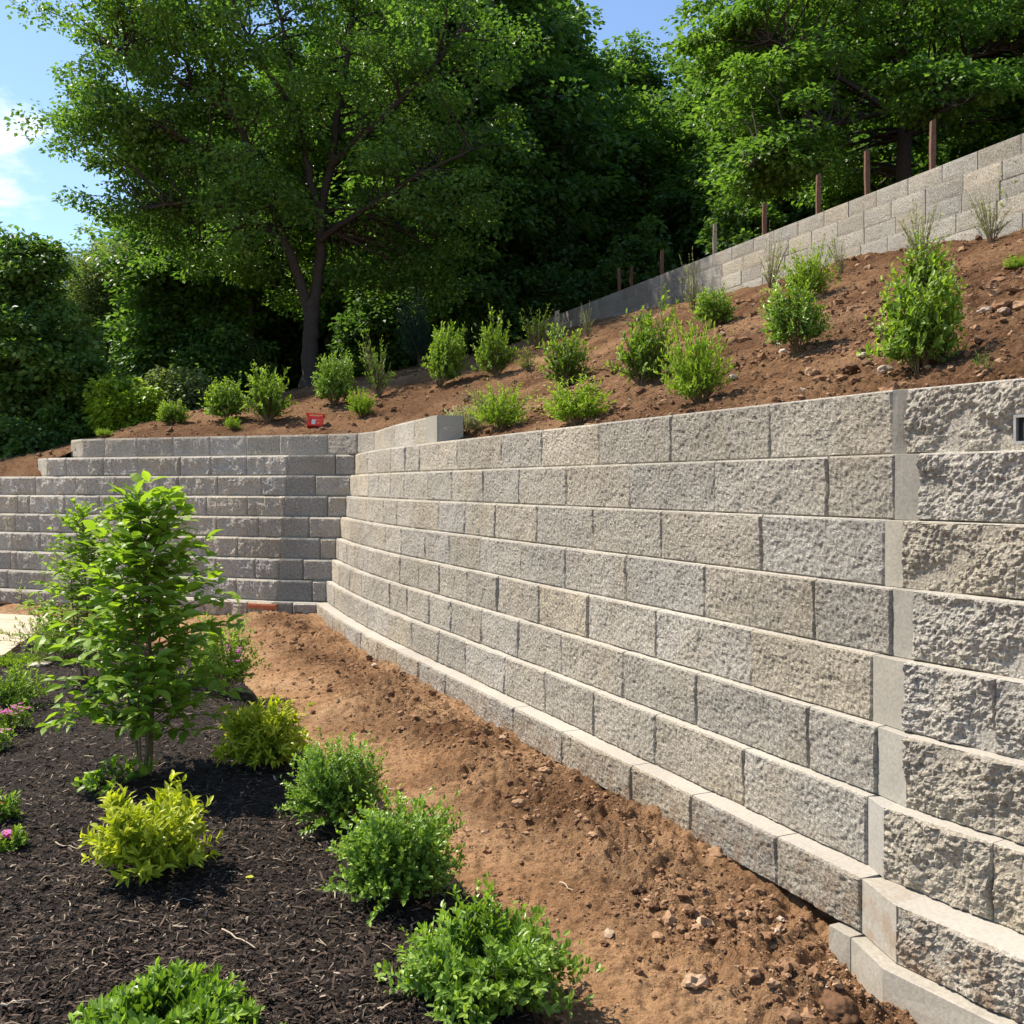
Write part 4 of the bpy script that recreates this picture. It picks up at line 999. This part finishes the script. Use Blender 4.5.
# --- stakes
SK = [(932, 120, .2, .5, 'tallest brown stake behind the upper wall, farthest to the right'), (867.5, 150, .2, .4, 'brown stake behind the upper wall, second from the right'),
      (818, 174, .2, .5, 'brown stake behind the middle of the upper wall, third from the right'), (764.5, 203, .2, .45, 'brown stake behind the upper wall above a pale grass-like plant'),
      (714.5, 223, .2, .95, 'light coloured stake behind the upper wall in front of slender trunks'), (661.5, 250, .25, .3, 'dark stake behind the shade-toned section of the upper wall'),
      (619.5, 268, .3, .25, 'dim stake near the far end of the upper wall, standing at the wall'), (631, 266, .9, .2, 'faint thin stake set back in shade near the far end of the upper wall')]
def stake(x, y, z0, z1, w, tint, lab, lean=0.):
    h = z1-z0; mb = MB(); q = np.array([0, .33, .66, 1.]); Vv = []
    for i, f in enumerate(q):
        for sx, sy in ((-1, -1), (1, -1), (1, 1), (-1, 1)):
            Vv.append((sx*w*(1-.08*f)+lean*f*h+.003*math.sin(i*3+sx), sy*w+.002*math.cos(i*2), f*h+(.012*sx if i == 3 else 0)))
    Q = [[i*4+j, i*4+(j+1) % 4, i*4+4+(j+1) % 4, i*4+4+j] for i in range(3) for j in range(4)]+[[12, 13, 14, 15]]
    mb.add(np.array(Vv), Q, a=tint)
    mb.box((0+lean*h*.8, -w-.004, h*.82), (w*.3, .004, .006), a=.1)      # nail head
    o = mb.build('stake', M_WOOD); o.location = (x, y, z0); tag(o, lab, 'stake', 'stakes behind the upper wall')
for px, pt_, dd, tn_, lab in SK:
    p = on_up(px, dd+.12); stake(p[0], p[1], 4.2, E+(HZ-pt_)/1000*p[1], .024, tn_, lab, rng.uniform(-.015, .015))
x, y, z = hh(557, 334); stake(x, y, z-.05, E+(HZ-311)/1000*y, .035, .95, 'short pale wooden stake standing on the bank among shrubs')

# ------------------------------------------------------------------ big trees
def clump_leaves(C, rad, per, ll, lw, flat=.38, kind='rhomb', tilt=.55, tv=0.):
    nC = len(C); ci = np.repeat(np.arange(nC), per); n = len(ci)
    u = unit(n)*rng.random(n)[:, None]**.45
    P = C[ci]+u*rad[ci][:, None]*np.array([1, 1, flat])
    P[:, 2] -= .18*rad[ci]*(u[:, 0]**2+u[:, 1]**2)
    D = u*np.array([1, 1, .2])+.5*unit(n)+np.array([0, 0, -.25])
    Nn = np.array([0, 0, 1.])+tilt*unit(n)
    L_ = ll*rng.uniform(.6, 1.25, n)
    ct = rng.uniform(-.18, .18, nC)
    tint = np.clip(.5+ct[ci]+.2*rng.normal(size=n)+tv, 0, 1)
    return leaves(P, D, Nn, L_, L_*lw, tint, kind)
def sample_lobes(lobes, n, shell=.5, fill=.25):
    """lobes: (cx,cy,cz,rx,ry,rz,weight)"""
    Lb = np.array(lobes, float); w = Lb[:, 6]/Lb[:, 6].sum(); k = rng.choice(len(Lb), n, p=w)
    r = np.where(rng.random(n) < fill, rng.random(n)**.5*shell, shell+(1-shell)*rng.random(n)**.7)
    r = r*rng.uniform(.85, 1.22, n); return Lb[k, :3]+unit(n)*r[:, None]*Lb[k, 3:6]
def tree(name, label, base, skel, lobes, nclump, per, crad, ll, mat, lw=.75, group=None, flat=.38, twig_r=.022, bark=.45, shell=.55, fill=.25, tilt=.55, cat='tree', low_free=0.):
    """skel: list of (points, r0, r1) in world coordinates"""
    e = empty(name, base); tag(e, label, cat, group)
    tm = MB(); SP = []
    for pts, r0, r1 in skel:
        pts = np.array(pts, float); m = len(pts); q = np.linspace(0, m-1, max(8, m*4)); P = np.stack([np.interp(q, np.arange(m), pts[:, j]) for j in range(3)], -1)
        for _ in range(3): P[1:-1] = (P[:-2]+2*P[1:-1]+P[2:])/4
        P[1:-1] += rng.normal(0, .012, (len(P)-2, 3))
        rad = np.linspace(r0, r1, len(P)); 
        if not SP and r0 > .06: rad[0] *= 1.5; rad[1] *= 1.15
        tm.tube(P, rad, 10 if r0 > .08 else 6, a=bark, cap=False); SP.append(np.column_stack([P, rad]))
    SP = np.vstack(SP)
    C = sample_lobes(lobes, nclump, shell, fill)
    for c in C:
        d = np.linalg.norm(SP[:, :3]-c, axis=1)+np.maximum(0, SP[:, 2]-c[2]+.3)*1.2+rng.random(len(SP))*.9+np.where(SP[:, 2] < base[2]+low_free, 3., 0); k = np.argmin(d); a = SP[k, :3]
        md = a*.5+c*.5+np.array([0, 0, .10*np.linalg.norm(c-a)]); q = np.linspace(0, 1, 6)[:, None]; P = (1-q)**2*a+2*q*(1-q)*md+q**2*c
        P[1:-1] += rng.normal(0, .03, (4, 3))
        r = min(twig_r*(.5+.35*np.linalg.norm(c-a)), SP[k, 3]*.8); tm.tube(P, np.linspace(r, .004, 6), 4, a=bark, cap=False)
    v, f, a = clump_leaves(C, crad*rng.uniform(.65, 1.3, len(C)), per, ll, lw, flat, tilt=tilt)
    mesh('crown', v, f, mat, e, loc=base, attrs={'tint': a})
    tm.build('trunk', M_BARK, e, loc=base, smooth=True)
    return e
def W3(px, py, Yv): return ((px-512)/1000*Yv, Yv, E+(HZ-py)/1000*Yv)
hz_ = lambda x, y: float(hill(np.array([x]), np.array([y]))[0])
# the large forked tree
Yb = 16.6
b0 = W3(311, 380, Yb); b0 = (b0[0], b0[1], hz_(b0[0], b0[1])-.05)
sk = [([b0, W3(311, 345, Yb), W3(312, 300, Yb)], .15, .11),
      ([W3(311, 340, Yb), W3(309, 312, Yb), W3(300, 280, Yb-.1), W3(284, 238, Yb-.3), W3(262, 180, Yb-.5), W3(236, 120, Yb-.6), W3(205, 55, Yb-.6), W3(180, 0, -.0+Yb)], .10, .03),
      ([W3(311, 340, Yb), W3(314, 310, Yb), W3(320, 262, Yb+.1), W3(321, 212, Yb+.1), W3(331, 165, Yb), W3(340, 100, Yb), W3(352, 30, Yb), W3(360, -60, Yb)], .11, .03),
      ([W3(321, 214, Yb+.1), W3(308, 175, Yb-.1), W3(300, 120, Yb-.2), W3(288, 50, Yb-.2), W3(270, -30, Yb)], .07, .02),
      ([W3(262, 180, Yb-.5), W3(225, 155, Yb-.9), W3(175, 135, Yb-1.2), W3(120, 110, Yb-1.3)], .05, .018),
      ([W3(284, 238, Yb-.3), W3(240, 212, Yb-.8), W3(190, 200, Yb-1.1), W3(130, 212, Yb-1.3)], .05, .016),
      ([W3(331, 165, Yb), W3(380, 120, Yb-.3), W3(430, 70, Yb-.5), W3(470, 20, Yb-.4)], .08, .02),
      ([W3(321, 240, Yb), W3(370, 205, Yb-.5), W3(420, 175, Yb-.9), W3(470, 150, Yb-1)], .06, .018),
      ([W3(236, 120, Yb-.6), W3(190, 85, Yb-.9), W3(140, 60, Yb-1), W3(100, 45, Yb-1)], .04, .014),
      ([W3(300, 120, Yb-.2), W3(260, 60, Yb-1.2), W3(235, 10, Yb-1.5)], .05, .02)]
def LB(px, py, Yv, rx, ry, rz, w): c = W3(px, py, Yv); return (*c, rx, ry, rz, w)
lob = [LB(150, 60, Yb-.6, 1.35, 1.7, 1.1, 1.5), LB(122, 140, Yb-.8, .95, 1.3, .60, .85), LB(145, 205, Yb-.7, .95, 1.0, .36, .5), LB(225, 20, Yb, 1.9, 2.3, 1.7, 2.0), LB(122, 20, Yb-.4, .95, 1.2, .8, .7),
       LB(300, 60, Yb, 2.1, 2.6, 1.8, 1.9), LB(420, 80, Yb+.3, 1.8, 2.3, 1.9, 2.0), LB(430, 190, Yb-.2, 1.3, 1.7, 1.0, 1.2), LB(230, 130, Yb-.3, 1.5, 1.9, 1.1, 1.0), LB(320, -80, Yb, 3.0, 2.6, 1.4, 1.6),
       LB(300, 165, Yb+1.1, 2.2, 1.2, 1.3, .8), LB(220, 245, Yb+.9, 1.4, 1.0, .8, .8), LB(250, 190, Yb-1.2, 1.2, .8, .8, .7), LB(400, 265, Yb+.8, 1.3, .9, .7, .7), LB(300, 255, Yb+1.4, 1.4, .6, .9, .6)]
tree('broadleaf_tree', 'huge forked broadleaf tree towering over the left half of the bank', b0, sk, lob, 560, 215, .42, .076, M_LBRIGHT, group=None, flat=.5, fill=.12, tilt=.8, low_free=2.6)

# dark trees right behind it
def simple_skel(x, y, z, H, r=.14, lean=(0, 0), nb=6, spread=1.2):
    top = np.array([x+lean[0], y+lean[1], z+H]); base = np.array([x, y, z]); s = [([base, base*.66+top*.34+[.1, 0, 0], base*.33+top*.67+[-.08, 0, 0], top], r, .025)]
    for i in range(nb):
        f = .35+.5*i/nb; p = base*(1-f)+top*f; th = i*2.4+1; q = p+np.array([math.cos(th)*spread, math.sin(th)*spread, spread*.7])
        s.append(([p, (p+q)/2+[0, 0, .1], q], r*.35, .015))
    return s
def std_tree(px, Yv, ztop_px, wpx, mat, label, low_px=None, nc=260, per=150, crad=.5, ll=.13, name='broadleaf_tree', group='trees of the wood behind the bank', zbase=None, r=.14, flat=.4, lobes=None, fill=.25, tilt=.55, bark=.45, lw=.75):
    x = (px-512)/1000*Yv; zb = hz_(x, Yv)-.1 if zbase is None else zbase
    zt = E+(HZ-ztop_px)/1000*Yv; w = wpx/1000*Yv/2; zl = E+(HZ-low_px)/1000*Yv if low_px else zb+.3
    cz = (zt+zl)/2; hz2 = (zt-zl)/2
    if lobes is None:
        lobes = [(x, Yv, cz, w*.85, w*.8, hz2*.95, 3), (x-w*.35, Yv-.3, cz+hz2*.3, w*.62, w*.6, hz2*.55, 1.2), (x+w*.38, Yv, cz-hz2*.05, w*.6, w*.6, hz2*.55, 1.2), (x-.3*w, Yv-.3, cz-hz2*.45, w*.65, w*.6, hz2*.5, 1.2), (x+.1*w, Yv, cz+hz2*.65, w*.42, w*.42, hz2*.34, .6)]
    return tree(name, label, (x, Yv, zb), simple_skel(x, Yv, zb, (zt-zb)*.93, r, nb=8, spread=w*.6), lobes, nc, per, crad, ll, mat, lw=lw, group=group, flat=flat, fill=fill, tilt=tilt, bark=bark)
std_tree(475, 20.5, -70, 270, M_LDARK, 'tall dark tree filling the centre of the wood right of the forked tree', nc=430, per=150, crad=.62, ll=.15, r=.2)
std_tree(545, 22.5, -20, 150, M_LDARK, 'tall dark tree at the edge of the central sky gap', nc=300, per=140, crad=.58, ll=.15, r=.16)
std_tree(632, 25.5, 28, 105, M_LBRIGHT, 'lighter rounded tree standing below the gap of sky', nc=210, per=170, crad=.5, ll=.12, r=.13)
std_tree(692, 24.5, 45, 85, M_LTREE, 'slender tree with thin pale trunk between the sky gap and the right hand tree', nc=150, per=150, crad=.48, ll=.12, r=.08, bark=.95)
std_tree(395, 23, -20, 200, M_LDARK, 'dark tree behind the right side of the forked tree', nc=300, per=140, crad=.65, ll=.16, r=.16)
std_tree(250, 22.5, 120, 190, M_LDARK, 'shaded tree behind the trunk of the forked tree', nc=300, per=120, crad=.62, ll=.15, low_px=300, r=.12)
std_tree(185, 19.5, 195, 125, M_LTREE, 'mid green tree below the left limbs of the forked tree', nc=220, per=140, crad=.42, ll=.12, r=.09)
std_tree(112, 22, 238, 100, M_LPALE, 'grey green willow-like tree between the left bush and the forked tree', nc=190, per=150, crad=.5, ll=.12, r=.09, name='willow_tree', lw=.35)
std_tree(18, 14.6, 222, 120, M_LTREE, 'dense round tree at the left edge beyond the end of the wall', nc=210, per=170, crad=.34, ll=.09, r=.1, zbase=1.5, flat=.5, tilt=.8, lobes=[LB(10, 345, 14.6, .95, 1.0, 1.5, 3), LB(70, 375, 14.4, .45, .6, .65, 1), LB(28, 262, 14.6, .45, .5, .45, .8), LB(-40, 300, 14.6, .8, .8, 1.2, 1), LB(60, 420, 14.6, .6, .6, .5, .6)])
std_tree(-70, 15.4, 170, 150, M_LDARK, 'dark tree mostly outside the left edge', nc=150, per=170, crad=.42, ll=.10, r=.1, zbase=1.5)
# right hand tree on the upper level
Yr = 13.6; br = W3(905, 160, Yr); br = (br[0], Yr, 4.25)
sk = [([br, W3(905, 100, Yr), W3(900, 30, Yr), W3(905, -60, Yr)], .11, .05), ([W3(904, 120, Yr), W3(860, 90, Yr-.5), W3(810, 60, Yr-.9), W3(770, 40, Yr-1)], .05, .015), ([W3(902, 90, Yr), W3(950, 60, Yr-.4), W3(1010, 50, Yr-.6)], .05, .015),
      ([W3(902, 30, Yr), W3(850, -10, Yr), W3(790, -40, Yr-.3)], .05, .02), ([W3(904, 110, Yr), W3(850, 120, Yr-1.2), W3(790, 140, Yr-1.6), W3(750, 165, Yr-1.6)], .035, .01), ([W3(904, 130, Yr), W3(930, 115, Yr-1.6), W3(960, 105, Yr-2.2)], .03, .01)]
lob = [LB(900, -30, Yr, 2.4, 2.2, 1.3, 2.2), LB(800, 20, Yr-.4, 1.25, 1.5, .8, 1.6), LB(790, 95, Yr-.9, .95, 1.0, .5, 1.), LB(775, 160, Yr-1.0, .62, .7, .42, .8), LB(860, 110, Yr+.6, 1.0, .9, .8, 1.0), LB(990, 40, Yr, 1.5, 1.6, .95, 1.6),
       LB(940, 90, Yr-1.6, .8, .8, .25, .7), LB(1010, 95, Yr+.3, .9, .9, .5, .9), LB(1090, 0, Yr, 1.5, 1.5, 1.6, 1.2), LB(735, 40, Yr-.3, .55, .9, .5, .5), LB(850, 175, Yr+2.2, 1.6, .8, .45, .9)]
tree('broadleaf_tree', 'large layered tree on the upper level at the right', br, sk, lob, 400, 170, .38, .080, M_LBRIGHT, flat=.32, tilt=.55, fill=.12)
std_tree(960, 19, 20, 260, M_LDARK, 'dark tree behind the layered right hand tree', nc=330, per=140, crad=.6, ll=.15, zbase=4.3, r=.15)
std_tree(780, 20, 70, 150, M_LDARK, 'dark bushy tree behind the stakes of the upper wall', nc=260, per=140, crad=.5, ll=.14, zbase=4.3, r=.12)
std_tree(1120, 13, 0, 200, M_LTREE, 'green tree outside the right edge on the upper level', nc=150, per=140, crad=.5, ll=.12, zbase=4.3, r=.12)
# low bushes at the edge of the wood
def bush(px, py_base, top, w, mat, label, Yv, ll=.09, nc=60, per=110, crad=.22, name='bush', zb=None):
    x = (px-512)/1000*Yv; zb = hz_(x, Yv)-.05 if zb is None else zb; zt = E+(HZ-top)/1000*Yv; ww = w/1000*Yv/2; h = zt-zb
    lobes = [(x, Yv, zb+h*.5, ww*.9, ww*.8, h*.5, 2), (x-.4*ww, Yv, zb+h*.4, ww*.6, ww*.5, h*.4, 1), (x+.4*ww, Yv, zb+h*.35, ww*.6, ww*.5, h*.35, 1)]
    sk = [([(x, Yv, zb), (x+.1*i-.2, Yv+.05*i, zb+h*.4), (x+.35*(i-2)*ww, Yv, zb+h*.8)], .02, .006) for i in range(5)]
    return tree(name, label, (x, Yv, zb), sk, lobes, nc, per, crad, ll, mat, group='bushes at the edge of the wood', twig_r=.008, flat=.6, tilt=.8, fill=.4, cat='bush')
bush(125, 430, 372, 62, M_LLIME, 'feathery yellow-green bush left of the planted bank', 13.8, .075, 70, 130, .20)
bush(175, 420, 362, 60, M_LPALE, 'feathery bush behind the first planted shrub at the left', 15.0, .075, 60, 130, .22)
bush(70, 440, 385, 80, M_LBRIGHT, 'broad green bush beyond the left end of the top course', 14.2, .08, 80, 120, .22, zb=1.5)
bush(225, 400, 330, 90, M_LDARK, 'shaded bush left of the forked tree trunk', 18.5, .10, 90, 120, .3)
bush(390, 360, 290, 110, M_LDARK, 'shaded bush right of the forked tree trunk', 19.5, .11, 100, 120, .32)
bush(480, 350, 270, 110, M_LDARK, 'dark bush behind the dense oval shrub of the bank', 19.0, .11, 100, 120, .32)
bush(560, 330, 265, 90, M_LDARK, 'dark bush at the far end of the upper wall', 19.5, .11, 100, 120, .32)
bush(640, 300, 225, 90, M_LDARK, 'dark bush behind the shade-toned section of the upper wall', 19.5, .11, 100, 120, .32, zb=4.2)
bush(745, 240, 175, 80, M_LTREE, 'light bush showing behind the brown stakes', 15.5, .09, 70, 120, .24, zb=4.2)
bush(885, 180, 110, 110, M_LDARK, 'dark low bush behind the two right hand stakes', 15.8, .10, 90, 120, .28, zb=4.2)
bush(990, 140, 70, 110, M_LDARK, 'dark low bush behind the right end of the upper wall', 15.0, .10, 80, 120, .28, zb=4.2)
bush(15, 465, 410, 90, M_LDARK, 'dark bush at the left edge over a heap of soil', 13.6, .08, 80, 130, .22, zb=1.45)
# the farther wood: copies of two plain trees
def far_proto(mat, seed):
    x, y, z = 0, 0, 0
    lobes = [(0, 0, 5.2, 2.3, 2.3, 4.2, 3), (-.9, 0, 6.5, 1.5, 1.5, 2.0, 1), (.9, .2, 4.2, 1.6, 1.6, 2.4, 1), (0, 0, 2.2, 2.2, 2.0, 1.6, 1.6)]
    return tree('woodland_tree', 'tree', (0, 0, 0), simple_skel(0, 0, 0, 8.8, .15, nb=8, spread=1.5), lobes, 250, 95, .72, .21, mat, flat=.42)
fp = [far_proto(M_LDARK, 1), far_proto(M_LTREE, 2)]
frow = [(-60, 27, .62), (20, 31, .62), (85, 28, .62), (150, 32, .85), (215, 28, 1.0), (290, 31, 1.25), (350, 27, 1.2), (420, 32, 1.4), (490, 28, 1.35), (540, 33, 1.4), (595, 30, .95), (655, 34, .95), (715, 30, .9), (770, 27, 1.15), (830, 31, 1.3), (890, 26, 1.2), (950, 31, 1.3), (1020, 26, 1.2), (1090, 29, 1.3),
        (265, 25, .8), (455, 25, .9), (610, 23.5, .72), (745, 22, .7), (840, 20, .6)]
for i, (px, Yv, sc) in enumerate(frow):
    e = fp[i % 2] if i < 2 else copy_tree(fp[i % 2])
    x = (px-512)/1000*Yv; e.location = (x, Yv, hz_(x, min(Yv, 38))-.1); e.rotation_euler = (0, 0, rng.uniform(0, 6.28)); e.scale = (sc, sc, sc*.95)
    e['label'] = 'woodland tree in the far row, mostly hidden behind the nearer trees'; e['group'] = 'far row of woodland trees'; e['category'] = 'tree'
